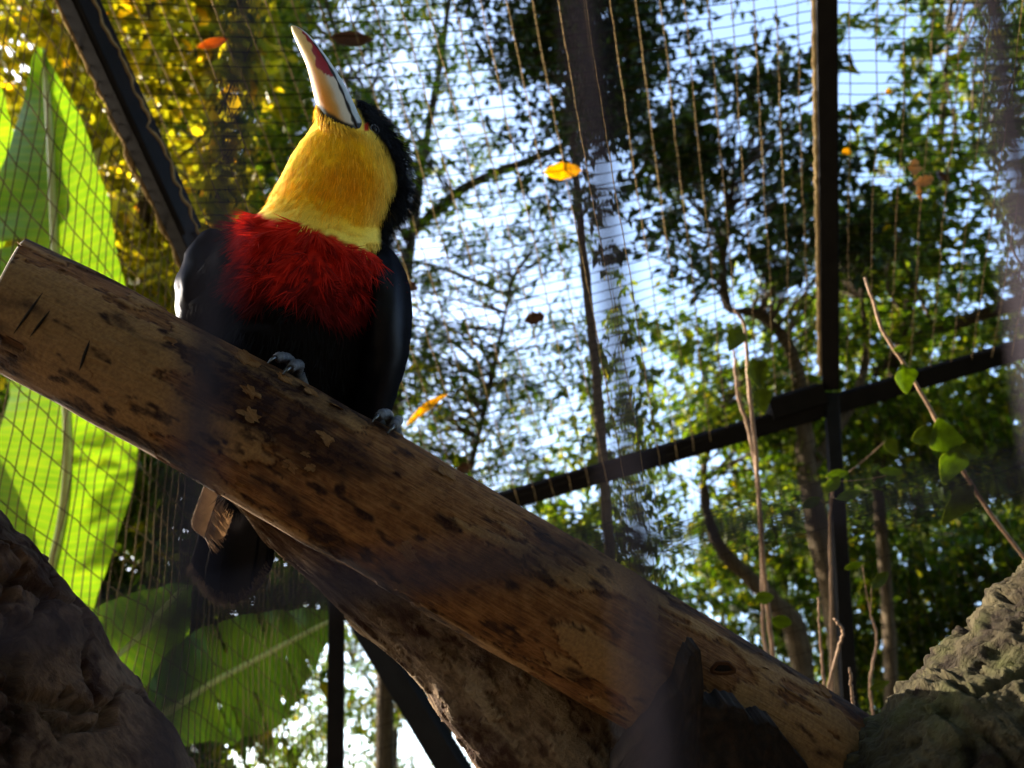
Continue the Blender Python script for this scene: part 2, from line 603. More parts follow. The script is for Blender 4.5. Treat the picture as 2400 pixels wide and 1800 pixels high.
def wall_mesh():
    paths = []
    ln = np.linalg.norm(L1 - L0)
    T = 1.45
    for s in np.arange(-0.25, 0.99, 0.026 / ln):
        t = np.linspace(0.0, T, 24)
        p = ext(L0, L1, s)[None] + DN[None] * t[:, None]
        q = np.stack([np.full(24, s * 9), t * 6, 0 * t], -1)
        p = p - RV * 0.025 + RV * ((fbm(q, 2, 3) - 0.5) * 0.03)[:, None] + nrm(L1 - L0) * ((fbm(q * 6, 2, 31) - 0.5) * 0.012)[:, None]
        paths.append(p)
    for tt in np.arange(0.0, T + 0.9, 0.055):
        s = np.linspace(-0.25, 0.985, 60)
        t = tt - 0.42 * ln * 1.0 * (s + 0.25) * 0.8
        ok = (t > 0) & (t < T)
        if ok.sum() < 4:
            continue
        s, t = s[ok], t[ok]
        p = L0[None] + (L1 - L0)[None] * s[:, None] + DN[None] * t[:, None]
        q = np.stack([s * 9, t * 6, 0 * t], -1)
        paths.append(p - RV * 0.026 + RV * ((fbm(q, 2, 3) - 0.5) * 0.03)[:, None] + DN * ((fbm(q * 4, 2, 77) - 0.5) * 0.014)[:, None])
    strands(paths, 0.0011).mk('wall_mesh', M['wire_wall'], parent=av, label='tan wire mesh wall in front of the banana leaves')
    paths = []
    wd = np.linalg.norm(BR - CO)
    for s in np.arange(0.012, 1.0, 0.026 / wd):
        t = np.linspace(0.02, 1.1, 14)
        paths.append(ext(CO, BR, s)[None] + DN[None] * t[:, None] + FV * 0.028 + RV * ((vnoise(np.stack([t * 8, 0 * t + s * 30, 0 * t], -1), 2) - 0.5) * 0.01)[:, None])
    for tt in np.arange(0.03, 1.1, 0.052):
        s = np.linspace(0.005, 1, 40)
        paths.append(CO[None] + (BR - CO)[None] * s[:, None] + DN * tt + FV * 0.030 + DN * ((vnoise(np.stack([s * 20, 0 * s + tt * 30, 0 * s], -1), 5) - 0.5) * 0.012)[:, None])
    strands(paths, 0.0008).mk('wall_mesh', M['wire_shade'], parent=av, label='fine wire mesh hanging below the back rail')


wall_mesh()

# the front mesh of the aviary, a few centimetres from the lens
fa0, fa1 = P(572, 0, 0.050), P(382, 1800, 0.0345)
fb0, fb1 = P(1368, 0, 0.050), P(1548, 1800, 0.0345)
fh = (fb0 - fa0 + fb1 - fa1) / 2
fv = nrm((fa0 - fa1) + (fb0 - fb1))
fo = (fa0 + fa1) / 2
hs = np.linalg.norm(fh)
fhd = nrm(P(2200, 1150, 0.041) - P(0, 1495, 0.041))
fm = Join()
for k in range(-14, 15):
    c = fo + fh * k
    if k == 0:
        a, b = fa0, fa1
    elif k == 1:
        a, b = fb0, fb1
    elif k == 2:
        a, b = P(2325, 0, 0.050), P(2600, 1800, 0.0345)
    else:
        a, b = c + fv * 0.025, c - fv * 0.022
    dv = nrm(a - b)
    m = (a + b) / 2
    v, f, uv = tube(np.linspace(m - dv * 0.42, m + dv * 0.30, 30), 0.00105, 8)
    fm.add(v, f, uv)
hp = P(960, 1335, 0.0385)
for k in range(-8, 7):
    m = hp + fv * (0.0508 * k) - FV * 0.0018
    v, f, uv = tube(np.linspace(m - fhd * 0.36, m + fhd * 0.36, 30), 0.0009, 8)
    fm.add(v, f, uv)
fbot = hp - fv * 0.0508 * 8
fp = empty('front_mesh_panel', (fbot[0], fbot[1], 0), 'dark coated wire mesh panel with wide openings crossing in front of the perch log', 'wire mesh')
fm.mk('wire_mesh', M['near_wire'], parent=fp)
vb, fbm_ = beam(fbot - fhd * 0.4, fbot + fhd * 0.4, 0.03, 0.03)
mk('bottom_rail', vb, fbm_, M['metal'], parent=fp, smooth=False)
for k in (-1, 1):
    e = fbot + fhd * 0.39 * k
    vb, ff = beam((e[0], e[1], e[2] + 0.8), (e[0], e[1], 0), 0.03, 0.03, ref=np.array([0, 1.0, 0]))
    mk('post', vb, ff, M['metal'], parent=fp, smooth=False)


# ------------------------------------------------------------------ perch log, branch and stumps
def bark_disp(seed, plate_amp, fib_amp, lump_amp, pscale=(22, 14), lump=9.0):
    store = {}

    def d(v, ph, ln):
        r = 0.045
        cu, su = np.cos(ph) * r, np.sin(ph) * r
        q = np.stack([cu, su, ln], -1)
        pn = fbm(np.stack([cu * pscale[0] * 2.0, su * pscale[0] * 2.0, ln * pscale[1]], -1) + seed, 5, seed)
        zone = fbm(q * 5.5 + 3.1, 3, seed + 40)
        plate = sstep(0.515, 0.53, pn + (zone - 0.5) * 0.55)
        fibre = fbm(np.stack([cu * 420, su * 420, ln * 26], -1), 3, seed + 60)
        lumps = fbm(q * lump, 3, seed + 80) - 0.5
        st = sstep(0.52, 0.64, fbm(q * np.array([26, 26, 11.0]) + 9, 5, seed + 90))
        e = pn + (zone - 0.5) * 0.55
        st = np.clip(st + 0.9 * np.exp(-(((e - 0.512) / 0.007) ** 2)) + sstep(0.60, 0.72, fbm(np.stack([cu * 150, su * 150, ln * 60], -1), 3, seed + 95)), 0, 1)
        store['col'] = np.stack([plate, st, 0 * st], -1).reshape(-1, 3)
        return plate * plate_amp + (fibre - 0.5) * fib_amp + lumps * lump_amp
    return d, store


def trunk_obj(name, rows, n, nu, mat, seed, amps, parent=None, extra=None, tail=None, ps=(22, 14), lump=9.0, cut=None, **k):
    c, r = pxpath(rows, n)
    if tail is not None:
        e = np.array(tail[:3])
        m = max(6, int(n * 0.15))
        add = np.linspace(c[-1], e, m + 1)[1:]
        c = np.vstack([c, add])
        r = np.concatenate([r, np.linspace(r[-1], tail[3], m + 1)[1:]])
    d, store = bark_disp(seed, *amps, pscale=ps, lump=lump)
    if extra:
        d0 = d
        d = lambda v, ph, ln: d0(v, ph, ln) + extra(v, ph, ln)
    v, f, uv = tube(c, r, nu, disp=d)
    col = np.vstack([store['col'], store['col'][:1], store['col'][-1:]])
    if cut is not None:
        v = saw(v, *cut)
    return mk(name, v, f, mat, parent=parent, uv=uv, col=col, **k)


def saw(v, o, n, ax):
    """slide whatever lies past the saw plane (point o, outward normal n) back onto it along the log axis"""
    h = (v - o) @ n
    return np.where((h > 0)[:, None], v - ax[None] * (h / (ax @ n))[:, None], v)


log_rows = [(-160, 618, 0.452, 146), (-10, 690, 0.452, 146), (330, 868, 0.454, 150), (612, 1018, 0.456, 157), (920, 1195, 0.456, 158),
            (1420, 1487, 0.46, 154), (2010, 1832, 0.468, 150), (2250, 1975, 0.475, 150)]
lp = P(1420, 1487, 0.46)
lg = empty('perch_log', lp, 'thick brown perch log with flaking bark sloping under the toucan', 'log')
lax = nrm(P(-160, 618, 0.452) - P(330, 868, 0.454))
co_ = P(30, 625, 0.452)
cn = nrm(np.cross(P(60, 560, 1.0) - CAM, P(0, 690, 1.0) - CAM))
cn = nrm(cn * np.sign(cn @ lax) + nrm(FV) * 0.06)
CUT = (co_, cn, lax)
trunk_obj('bark', log_rows, 960, 200, M['log'], 12, (0.0011, 0.0009, 0.006), parent=lg, cut=CUT)
# pale sawn rim at the upper end
c, r = pxpath(log_rows, 60)
ce, re_ = pxpath(log_rows[:3], 60)
ce = np.vstack([ce[0] - (ce[1] - ce[0]) * 3, ce])
re_ = np.concatenate([[re_[0]], re_]) * 1.004
v, f, uv = tube(ce[:50], re_[:50], 72)
h = (v - co_) @ cn
v = v - lax[None] * (np.where(np.arange(len(v)) < 72 * 25, h, h) / (lax @ cn))[:, None]
ring = v[:72]
cen = ring.mean(0)
out = [cen + (ring - cen) * k + lax * d for k, d in ((1.0, -0.0012), (1.004, 0.0010), (0.97, 0.0018), (0.5, 0.0018), (0.02, 0.0018))]
v, f, uv = np.vstack(out), gridfaces(5, 72), np.zeros((360, 2))
mk('sawn_end', v, f, M['cutwood'], parent=lg, uv=uv, label='pale sawn end of the log')
# saw nicks: dark slivers cut across the bark near the sawn end
for (xa, ya, xb, yb, ww) in [(100, 686, 32, 782, 5), (117, 728, 70, 790, 5), (210, 798, 186, 868, 6)]:
    a, b = P(xa, ya, 0.4095), P(xb, yb, 0.4085)
    cc = np.linspace(a, b, 8)
    rr = np.sin(np.linspace(0.15, math.pi - 0.15, 8)) * ww * 0.41 / F * 0.62
    v, f, uv = tube(cc, rr, 6)
    mk('saw_nick', v, f, M['dark_and_shade'], parent=lg, uv=uv)

fc, fr_ = pxpath(log_rows, 400)
ft_ = nrm(np.gradient(fc, axis=0))
fr2 = np.random.default_rng(5)
for k in range(46):
    i0 = int(fr2.uniform(60, 340))
    th0 = fr2.uniform(-1.0, 1.35)
    u0 = nrm(-FV - ft_[i0] * (-FV @ ft_[i0]))
    w0 = nrm(UV_ - ft_[i0] * (UV_ @ ft_[i0]) - u0 * (UV_ @ u0))
    sz = fr2.uniform(0.002, 0.0065)
    rings = [0.0, 0.45, 0.8, 1.0]
    na = 44
    aa = np.linspace(0, 2 * math.pi, na, endpoint=False)
    irr = np.clip(0.15 + 1.5 * (fbm(np.stack([np.cos(aa) * 2.2 + k * 7, np.sin(aa) * 2.2, 0 * aa], -1), 5, 66) - 0.12), 0.2, 1.6)
    vv = []
    for rho in rings:
        for a_, ir in zip(aa, irr):
            al = sz * rho * ir * math.cos(a_) * 1.7
            th = th0 + sz * rho * ir * math.sin(a_) / fr_[i0]
            nv_ = u0 * math.cos(th) + w0 * math.sin(th)
            vv.append(fc[i0] + ft_[i0] * al + nv_ * (fr_[i0] + 0.0006 + 0.0018 * rho ** 2 * max(0, math.sin(a_ + k)) - (0.004 if rho == 1.0 and math.sin(a_ + k) < 0 else 0)))
    vv = np.array(vv)
    ff = gridfaces(4, na)
    mk('bark_flake', vv, ff, M['log'], parent=lg, uv=np.stack([vv[:, 0] * 1.3 + vv[:, 2], vv[:, 1] * 1.1 - vv[:, 2]], -1), col=np.tile([[0.45, 0.1, 0.0]], (len(vv), 1)))

# dark knot in the bark with a raised lip
kn = P(1695, 1566, 0.4135)
aa = np.linspace(0, 2 * math.pi, 30)
ring = np.array([kn + RV * math.cos(a) * 0.0062 * (1 + 0.2 * math.sin(3 * a)) - UV_ * math.sin(a) * 0.0038 * (1 + 0.2 * math.cos(2 * a)) + FV * 0.0004 for a in aa])
v, f, uv = tube(ring, 0.0013, 6)
kt_ = mk('knot', v, f, M['log'], parent=lg, uv=uv, col=np.tile([[0.0, 0.7, 0.0]], (len(v), 1)))
th = np.linspace(0, math.pi, 10)
fi = np.linspace(0, 2 * math.pi, 22, endpoint=False)
vv = kn + FV * 0.0008 + (np.sin(th)[:, None, None] * np.cos(fi)[None, :, None] * RV * 0.0060 - np.sin(th)[:, None, None] * np.sin(fi)[None, :, None] * UV_ * 0.0036 + np.cos(th)[:, None, None] * FV * 0.0012 * np.ones((1, 22, 1)))
vv = vv + (fbm(vv * 900, 3, 4) - 0.5)[..., None] * 0.0012
mk('knot_heart', vv.reshape(-1, 3), gridfaces(10, 22), M['dark_and_shade'], parent=kt_, uv=np.zeros((220, 2)), col=np.zeros((220, 3)))

br_rows = [(560, 1165, 0.545, 16), (680, 1262, 0.535, 40), (780, 1325, 0.525, 62), (900, 1400, 0.52, 84), (1050, 1490, 0.515, 120),
           (1210, 1630, 0.51, 165), (1350, 1800, 0.51, 185), (1440, 1990, 0.51, 205)]
base = P(1440, 1990, 0.51)
trunk_obj('dead_trunk', br_rows, 420, 160, M['branch'], 31, (0.0015, 0.0022, 0.010), ps=(40, 30), lump=22.0, tail=(base[0] + 0.05, base[1] + 0.02, 0.0, 0.09),
          origin=(base[0] + 0.05, base[1] + 0.02, 0), label='rough brown dead trunk tapering up to the underside of the perch log', cat='dead trunk')

bl_rows = [(-560, 1020, 0.50, 270), (-420, 1245, 0.50, 300), (-190, 1565, 0.50, 322), (30, 1950, 0.50, 350), (150, 2300, 0.50, 380)]
base = P(150, 2300, 0.50)


def cracks(v, ph, ln):
    q = v * 16.0
    a = np.abs(fbm(q, 4, 200) - 0.5)
    return -0.012 * sstep(0.035, 0.0, a) + (fbm(v * 38, 3, 210) - 0.5) * 0.008


trunk_obj('tree_bole', bl_rows, 320, 260, M['bole'], 55, (0.002, 0.002, 0.03), extra=cracks, ps=(16, 16), tail=(base[0], base[1] - 0.02, 0.0, 0.16),
          origin=(base[0], base[1] - 0.02, 0), label='stout dark cracked bole leaning below the sawn end of the perch log', cat='tree trunk')


def knobs(v, ph, ln):
    return (fbm(v * 22, 3, 300) - 0.5) * 0.016 + (fbm(v * 75, 3, 315) - 0.5) * 0.009 + (fbm(v * np.array([260, 190, 190]), 3, 310) - 0.5) * 0.007 - 0.008 * sstep(0.03, 0.0, np.abs(fbm(v * 14, 3, 320) - 0.5))


base = P(2330, 2150, 0.43)
gs = empty('gnarled_stump', (base[0], base[1], 0), 'gnarled grey-olive stump where the lower end of the perch log rests', 'stump')
trunk_obj('limb', [(2800, 1320, 0.44, 230), (2600, 1562, 0.43, 258), (2430, 1775, 0.425, 262), (2360, 2100, 0.43, 300)], 240, 200, M['gnarl'], 71,
          (0.0015, 0.003, 0.01), parent=gs, extra=knobs, ps=(30, 30))
trunk_obj('trunk', [(2560, 1640, 0.41, 130), (2400, 1765, 0.41, 205), (2180, 1960, 0.41, 225), (2150, 2300, 0.43, 300)], 240, 200, M['gnarl'], 83,
          (0.0015, 0.003, 0.01), parent=gs, extra=knobs, ps=(30, 30), tail=(base[0], base[1], 0.0, 0.12))

# broken stump for the log's dark hollow and shade, painted black: curved shell with a splintered rim
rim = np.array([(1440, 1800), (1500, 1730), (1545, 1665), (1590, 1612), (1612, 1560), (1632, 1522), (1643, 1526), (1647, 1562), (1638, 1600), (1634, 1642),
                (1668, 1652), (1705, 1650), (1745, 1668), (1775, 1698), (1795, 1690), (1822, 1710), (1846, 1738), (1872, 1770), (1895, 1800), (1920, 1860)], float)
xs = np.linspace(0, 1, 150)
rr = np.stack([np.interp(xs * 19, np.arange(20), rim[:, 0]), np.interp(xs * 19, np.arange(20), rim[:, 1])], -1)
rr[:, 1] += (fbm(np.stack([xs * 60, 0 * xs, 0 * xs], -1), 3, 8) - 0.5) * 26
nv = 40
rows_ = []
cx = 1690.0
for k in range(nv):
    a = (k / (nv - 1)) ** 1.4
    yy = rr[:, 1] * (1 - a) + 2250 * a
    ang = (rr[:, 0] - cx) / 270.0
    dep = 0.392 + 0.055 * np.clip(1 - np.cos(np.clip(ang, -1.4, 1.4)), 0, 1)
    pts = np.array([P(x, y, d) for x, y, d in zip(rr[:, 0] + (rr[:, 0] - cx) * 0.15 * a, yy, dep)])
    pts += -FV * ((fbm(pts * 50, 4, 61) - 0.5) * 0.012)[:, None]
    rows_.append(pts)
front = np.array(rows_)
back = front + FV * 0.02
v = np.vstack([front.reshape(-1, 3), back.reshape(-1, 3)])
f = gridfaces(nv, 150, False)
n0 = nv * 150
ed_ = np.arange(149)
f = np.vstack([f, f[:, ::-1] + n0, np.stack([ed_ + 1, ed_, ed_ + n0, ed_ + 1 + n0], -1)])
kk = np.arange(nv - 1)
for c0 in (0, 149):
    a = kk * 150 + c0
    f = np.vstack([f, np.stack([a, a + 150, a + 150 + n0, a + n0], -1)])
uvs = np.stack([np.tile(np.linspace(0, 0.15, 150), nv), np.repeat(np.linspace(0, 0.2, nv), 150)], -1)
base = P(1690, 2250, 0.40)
bs = empty('broken_stump_shade', (base[0], base[1], 0), 'broken stump with a splintered spike, painted black for the shade under the perch log', 'stump')
mk('splintered_shell', v, f, M['dark_and_shade'], parent=bs, uv=np.vstack([uvs, uvs]), col=np.zeros((len(v), 3)))
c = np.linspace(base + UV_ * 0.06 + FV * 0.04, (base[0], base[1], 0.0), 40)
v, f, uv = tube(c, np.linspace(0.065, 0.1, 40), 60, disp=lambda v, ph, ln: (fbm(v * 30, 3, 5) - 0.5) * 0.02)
mk('trunk', v, f, M['dark_and_shade'], parent=bs, uv=uv, col=np.zeros((len(v), 3)))

exec_bird = True
# ------------------------------------------------------------------ the toucan
BW = 1.0
rows = [  # px, py, half width px, depth, half depth m
    (566, 1190, 28, 0.575, 0.010),
    (590, 1120, 70, 0.568, 0.024),
    (630, 1020, 135, 0.560, 0.045),
    (662, 910, 190, 0.552, 0.058),
    (684, 800, 222, 0.546, 0.066),
    (694, 700, 232, 0.542, 0.069),
    (704, 630, 222, 0.540, 0.067),
    (720, 580, 190, 0.540, 0.061),
    (748, 538, 160, 0.540, 0.053),
    (780, 500, 150, 0.540, 0.048),
    (800, 460, 150, 0.541, 0.046),
    (812, 415, 138, 0.543, 0.044),
    (822, 370, 118, 0.546, 0.041),
    (826, 330, 98, 0.549, 0.033),
    (828, 298, 74, 0.553, 0.026),
    (836, 274, 50, 0.557, 0.020),
    (846, 260, 24, 0.559, 0.009),
]
q = spline(np.array([list(P(a, b, d)) + [h * d / F, hd] for a, b, h, d, hd in rows]), 190)
bc, bhw, bhd = q[:, :3], np.maximum(q[:, 3], 0.002), np.maximum(q[:, 4], 0.002)
bt = nrm(np.gradient(bc, axis=0))
bwv = np.tile(RV, (len(bc), 1))
bfr = nrm(np.cross(bt, bwv))
bfr *= np.sign(-(bfr @ FV))[:, None]
NB, NU = 190, 128
ph = np.linspace(-math.pi, math.pi, NU, endpoint=False)
nn = np.sin(ph)[None, :, None] * bwv[:, None] * bhw[:, None, None] + np.cos(ph)[None, :, None] * bfr[:, None] * bhd[:, None, None]
bp = bc[:, None] + nn
# soft locks in the breast, fine ruffle elsewhere
px_, py_, _ = proj(bp)
lock = fbm(np.stack([px_ / 70.0 + py_ / 300, py_ / 34.0 - px_ / 120, 0 * px_], -1), 3, 17) - 0.5
breast = sstep(520, 580, py_) * sstep(800, 720, py_)
nout = nrm(np.sin(ph)[None, :, None] * bwv[:, None] / bhw[:, None, None] + np.cos(ph)[None, :, None] * bfr[:, None] / bhd[:, None, None])
bp = bp + nout * (lock * 0.028 * breast)[..., None] + nout * ((fbm(bp * 120, 3, 23) - 0.5) * 0.003)[..., None]
# muzzle swelling round the bill base
dtmp = np.linalg.norm(bp - P(800, 322, 0.520), axis=-1)

BLACK = np.array([0.006, 0.006, 0.008])
YEL = np.array([0.96, 0.58, 0.010])
ORA = np.array([0.96, 0.42, 0.004])
PALE = np.array([0.96, 0.72, 0.12])
RED = np.array([0.60, 0.018, 0.006])
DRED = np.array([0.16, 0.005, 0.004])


def plum(p, phi):
    """pigment of the plumage at surface points"""
    x, y, _ = proj(p)
    n = fbm(np.stack([x / 40, y / 40, 0 * x], -1), 3, 5) - 0.5
    n2 = fbm(np.stack([x / 9, y / 22, 0 * x], -1), 3, 6) - 0.5
    col = np.zeros(p.shape) + BLACK
    # red breast, fading into the black belly
    low = 725 - 50 * sstep(620, 500, x) + 30 * np.sin(x / 60) + n * 90 + n2 * 60
    high = np.interp(x, [600, 640, 700, 760, 820, 880, 960], [500, 512, 522, 545, 570, 590, 610]) + n2 * 16
    side = np.interp(y, [480, 560, 620, 700, 780], [900, 905, 902, 900, 880]) + n2 * 30
    lside = np.interp(y, [480, 540, 580, 640, 760], [560, 560, 545, 530, 560]) + n2 * 30
    front = np.cos(phi) > -0.25
    red = sstep(high - 6, high + 6, y) * sstep(low + 24, low - 40, y) * sstep(side + 10, side - 10, x) * sstep(lside - 10, lside + 14, x) * front
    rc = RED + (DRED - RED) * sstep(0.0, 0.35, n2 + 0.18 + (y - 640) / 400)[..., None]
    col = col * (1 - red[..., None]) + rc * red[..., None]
    # yellow throat with an orange centre
    edge = np.interp(y, [250, 275, 290, 315, 345, 400, 440, 500, 580, 610], [832, 846, 858, 880, 905, 924, 922, 902, 886, 880]) + n2 * 14
    yel = sstep(high + 6, high - 6, y) * sstep(edge + 7, edge - 7, x) * ((phi > -2.3) & (phi < 1.25))
    orange = np.exp(-(((x - 800) / 90) ** 2 + ((y - 440) / 75) ** 2)) * 1.0
    pale = np.clip(sstep(edge - 60, edge - 5, x) * 0.8 + sstep(high - 70, high - 5, y) * 0.7 + sstep(330, 290, y) * 0.25, 0, 1)
    yc = YEL + (ORA - YEL) * np.clip(orange + n * 0.5, 0, 1)[..., None]
    yc = yc + (PALE - yc) * np.clip(pale + n2 * 0.6, 0, 1)[..., None]
    col = col * (1 - yel[..., None]) + yc * yel[..., None]
    # bare red skin before the eye
    sk = np.exp(-(((x - 859) / 7.0) ** 2 + ((y - 298) / 15.0) ** 2) * 1.4) * (np.cos(phi) > 0)
    sk = sstep(0.35, 0.6, sk)[..., None]
    return col * (1 - sk) + np.array([0.62, 0.045, 0.02]) * sk


feet_c = P(700, 905, 0.47)
bird = empty('toucan', feet_c, 'black toucan with yellow throat and red breast pointing its bill skyward', 'bird')
PHI = np.broadcast_to(ph[None], (NB, NU))
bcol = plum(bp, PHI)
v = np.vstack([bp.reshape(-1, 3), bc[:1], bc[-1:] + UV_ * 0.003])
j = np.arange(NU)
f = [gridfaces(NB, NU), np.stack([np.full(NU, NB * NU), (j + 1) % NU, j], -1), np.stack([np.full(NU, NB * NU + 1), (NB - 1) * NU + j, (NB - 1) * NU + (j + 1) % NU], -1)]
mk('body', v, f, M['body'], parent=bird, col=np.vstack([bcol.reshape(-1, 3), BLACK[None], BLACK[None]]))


def feathers(name, n, sel, length, width, lift, jit, dirf, mat, colfn=None, label=None, seed=1, clump=0.0):
    """thin tapered barbs laid over the body surface where sel(points, phi) holds"""
    r = np.random.default_rng(seed)
    got_p, got_n, got_phi, got_d = [], [], [], []
    tot = 0
    while tot < n:
        i = r.uniform(2, NB - 3, n * 3)
        jj = r.uniform(0, NU, n * 3)
        i0, j0 = i.astype(int), jj.astype(int) % NU
        fi, fj = (i - i0)[:, None], (jj - jj.astype(int))[:, None]
        j1 = (j0 + 1) % NU
        p = (bp[i0, j0] * (1 - fj) + bp[i0, j1] * fj) * (1 - fi) + (bp[i0 + 1, j0] * (1 - fj) + bp[i0 + 1, j1] * fj) * fi
        nm = nout[i0, j0]
        fphi = ph[j0]
        a = r.uniform(0, 1, n * 3)
        ring = bhw[i0] / bhw.max()
        k = sel(p, fphi) & (a < ring)
        d = dirf(p, nm, -bt[i0])
        got_p.append(p[k]); got_n.append(nm[k]); got_phi.append(fphi[k]); got_d.append(d[k])
        tot += int(k.sum())
    p, nm, fphi, d = (np.concatenate(x)[:n] for x in (got_p, got_n, got_phi, got_d))
    if clump:
        z = p * 160
        d = d + clump * np.stack([vnoise(z, 71) - 0.5, vnoise(z, 72) - 0.5, vnoise(z, 73) - 0.5], -1)
    d = nrm(d + r.normal(0, jit, p.shape))
    side = nrm(np.cross(nm, d))
    L = length * r.uniform(0.6, 1.25, n)[:, None]
    W = width * r.uniform(0.6, 1.3, n)[:, None]
    lf = lift * r.uniform(0.3, 1.4, n)[:, None]
    b = p - nm * 0.0006
    m = p + d * L * 0.5 + nm * (L * lf * 0.75)
    tip = p + d * L + nm * (L * lf)
    vv = np.stack([b - side * W * 0.5, b + side * W * 0.5, m + side * W * 0.42, m - side * W * 0.42, tip], 1)
    k = np.arange(n)[:, None] * 5
    fq = k + np.array([0, 1, 2, 3])
    ft = k + np.array([3, 2, 4])
    c = plum(p, fphi) if colfn is None else colfn(p, fphi)
    c = c * r.uniform(0.72, 1.15, n)[:, None]
    return mk(name, vv.reshape(-1, 3), [fq, ft], mat, parent=bird, col=np.repeat(c, 5, 0), smooth=True, label=label, kind='stuff')


isy = lambda p, a: plum(p, a)[:, 1] > 0.2
isr = lambda p, a: (proj(p)[1] > 480) & (plum(p, a)[:, 0] > 0.06) & (plum(p, a)[:, 1] < 0.06)
isk = lambda p, a: plum(p, a)[:, 0] < 0.06
toward = lambda p, nm, dn: dn * 0.9 - UV_ * 0.25 + RV * 0.18
feathers('throat_plumage', 12000, isy, 0.0085, 0.00065, 0.16, 0.16, toward, M['plume'], label='fine yellow throat feathers deepening to orange', seed=3)
feathers('breast_plumage', 9000, isr, 0.016, 0.0008, 0.13, 0.18, lambda p, nm, dn: dn * 0.8 + RV * (np.sign(740 - proj(p)[0]) * -0.45)[:, None], M['plume'],
         label='ruffled red breast feathers', seed=4, clump=1.3)


def napesel(p, a):
    x, y, _ = proj(p)
    return isk(p, a) & (y < 600) & (a > 0.3)


feathers('nape_plumage', 7000, napesel, 0.0125, 0.00055, 0.55, 0.16, lambda p, nm, dn: dn * 0.75 + RV * 0.35, M['plume'], label='spiky black nape feathers', seed=5, clump=0.5)


def bellysel(p, a):
    x, y, _ = proj(p)
    return isk(p, a) & (y > 560) & (np.cos(a) > -0.3)


feathers('belly_plumage', 7000, bellysel, 0.014, 0.0008, 0.12, 0.16, lambda p, nm, dn: dn, M['plume'], seed=6, clump=0.8)

# bill --------------------------------------------------------------
bk = np.array([(832, 352, 42, 0.528), (818, 326, 45, 0.521), (803, 296, 45.5, 0.518), (776, 222, 38.5, 0.517), (745, 150, 26.5, 0.519), (714, 98, 18, 0.520), (694, 72, 10, 0.520), (684, 62, 2.5, 0.520)])
q = spline(np.array([list(P(a, b, d)) + [h * d / F] for a, b, h, d in bk]), 120)
kc, kr = q[:, :3], np.maximum(q[:, 3], 0.0006)
kt = nrm(np.gradient(kc, axis=0))
ven = -RV * 0.72 - FV * 0.70
ven = nrm(ven - (kt @ ven)[:, None] * kt)
sid = np.cross(kt, ven)
if (sid @ RV).mean() < 0:
    sid = -sid
T_ = np.linspace(0, 1, 120)
T_ = np.clip((T_ - 2 / 7) / (5 / 7), -0.4, 1)     # 0 at the bill base, 1 at its tip


def bill_color(t, a, upper):
    """a: degrees from the ventral line"""
    A = np.abs(a)
    seat = np.interp(a, [-180, -90, -20, 80, 180], [0.0, 0.2, 0.17, -0.10, -0.1])
    n = fbm(np.stack([t * 14, a / 22, 0 * t], -1), 3, 9) - 0.5
    z = np.sin(t * 60) * 5 + n * 26
    c = np.zeros(t.shape + (3,))
    if upper:
        c[:] = (0.50, 0.55, 0.60)
        c += (np.array([0.62, 0.62, 0.52]) - np.array([0.50, 0.55, 0.60])) * sstep(0.2, 0.8, t)[..., None]
        c += n[..., None] * 0.12
        blk = sstep(8, 3, A - 90 + z * 0.3) * sstep(0.62, 0.5, t)
        c = c * (1 - blk[..., None]) + np.array([0.015, 0.014, 0.014]) * blk[..., None]
        blk = sstep(0.045, 0.02, t - seat + n * 0.03)
    else:
        c[:] = (0.78, 0.55, 0.19)
        o = np.exp(-(((a - 20) / 36) ** 2)) * sstep(0.60, 0.12, t)
        c += (np.array([0.74, 0.27, 0.015]) - c) * o[..., None]
        wgt = sstep(48, 68, a + z * 0.3) * sstep(0.36, 0.26, t)
        c += (np.array([0.74, 0.66, 0.54]) - c) * wgt[..., None]
        lim = np.interp(t, [0.23, 0.28, 0.35, 0.44, 0.52, 0.62, 0.80, 1.0], [110, 48, 36, 50, 62, 70, 78, 92])
        rd = sstep(-4, 4, A - lim + z * 0.8)
        c = c * (1 - rd[..., None]) + np.array([0.36, 0.006, 0.008]) * rd[..., None]
        blk = sstep(8, 3, 90 - A + z * 0.3) * sstep(0.62, 0.5, t)
        c = c * (1 - blk[..., None]) + np.array([0.015, 0.014, 0.014]) * blk[..., None]
        blk = sstep(0.045, 0.02, t - seat + n * 0.03)
    return c * (1 - blk[..., None]) + np.array([0.012, 0.011, 0.011]) * blk[..., None]


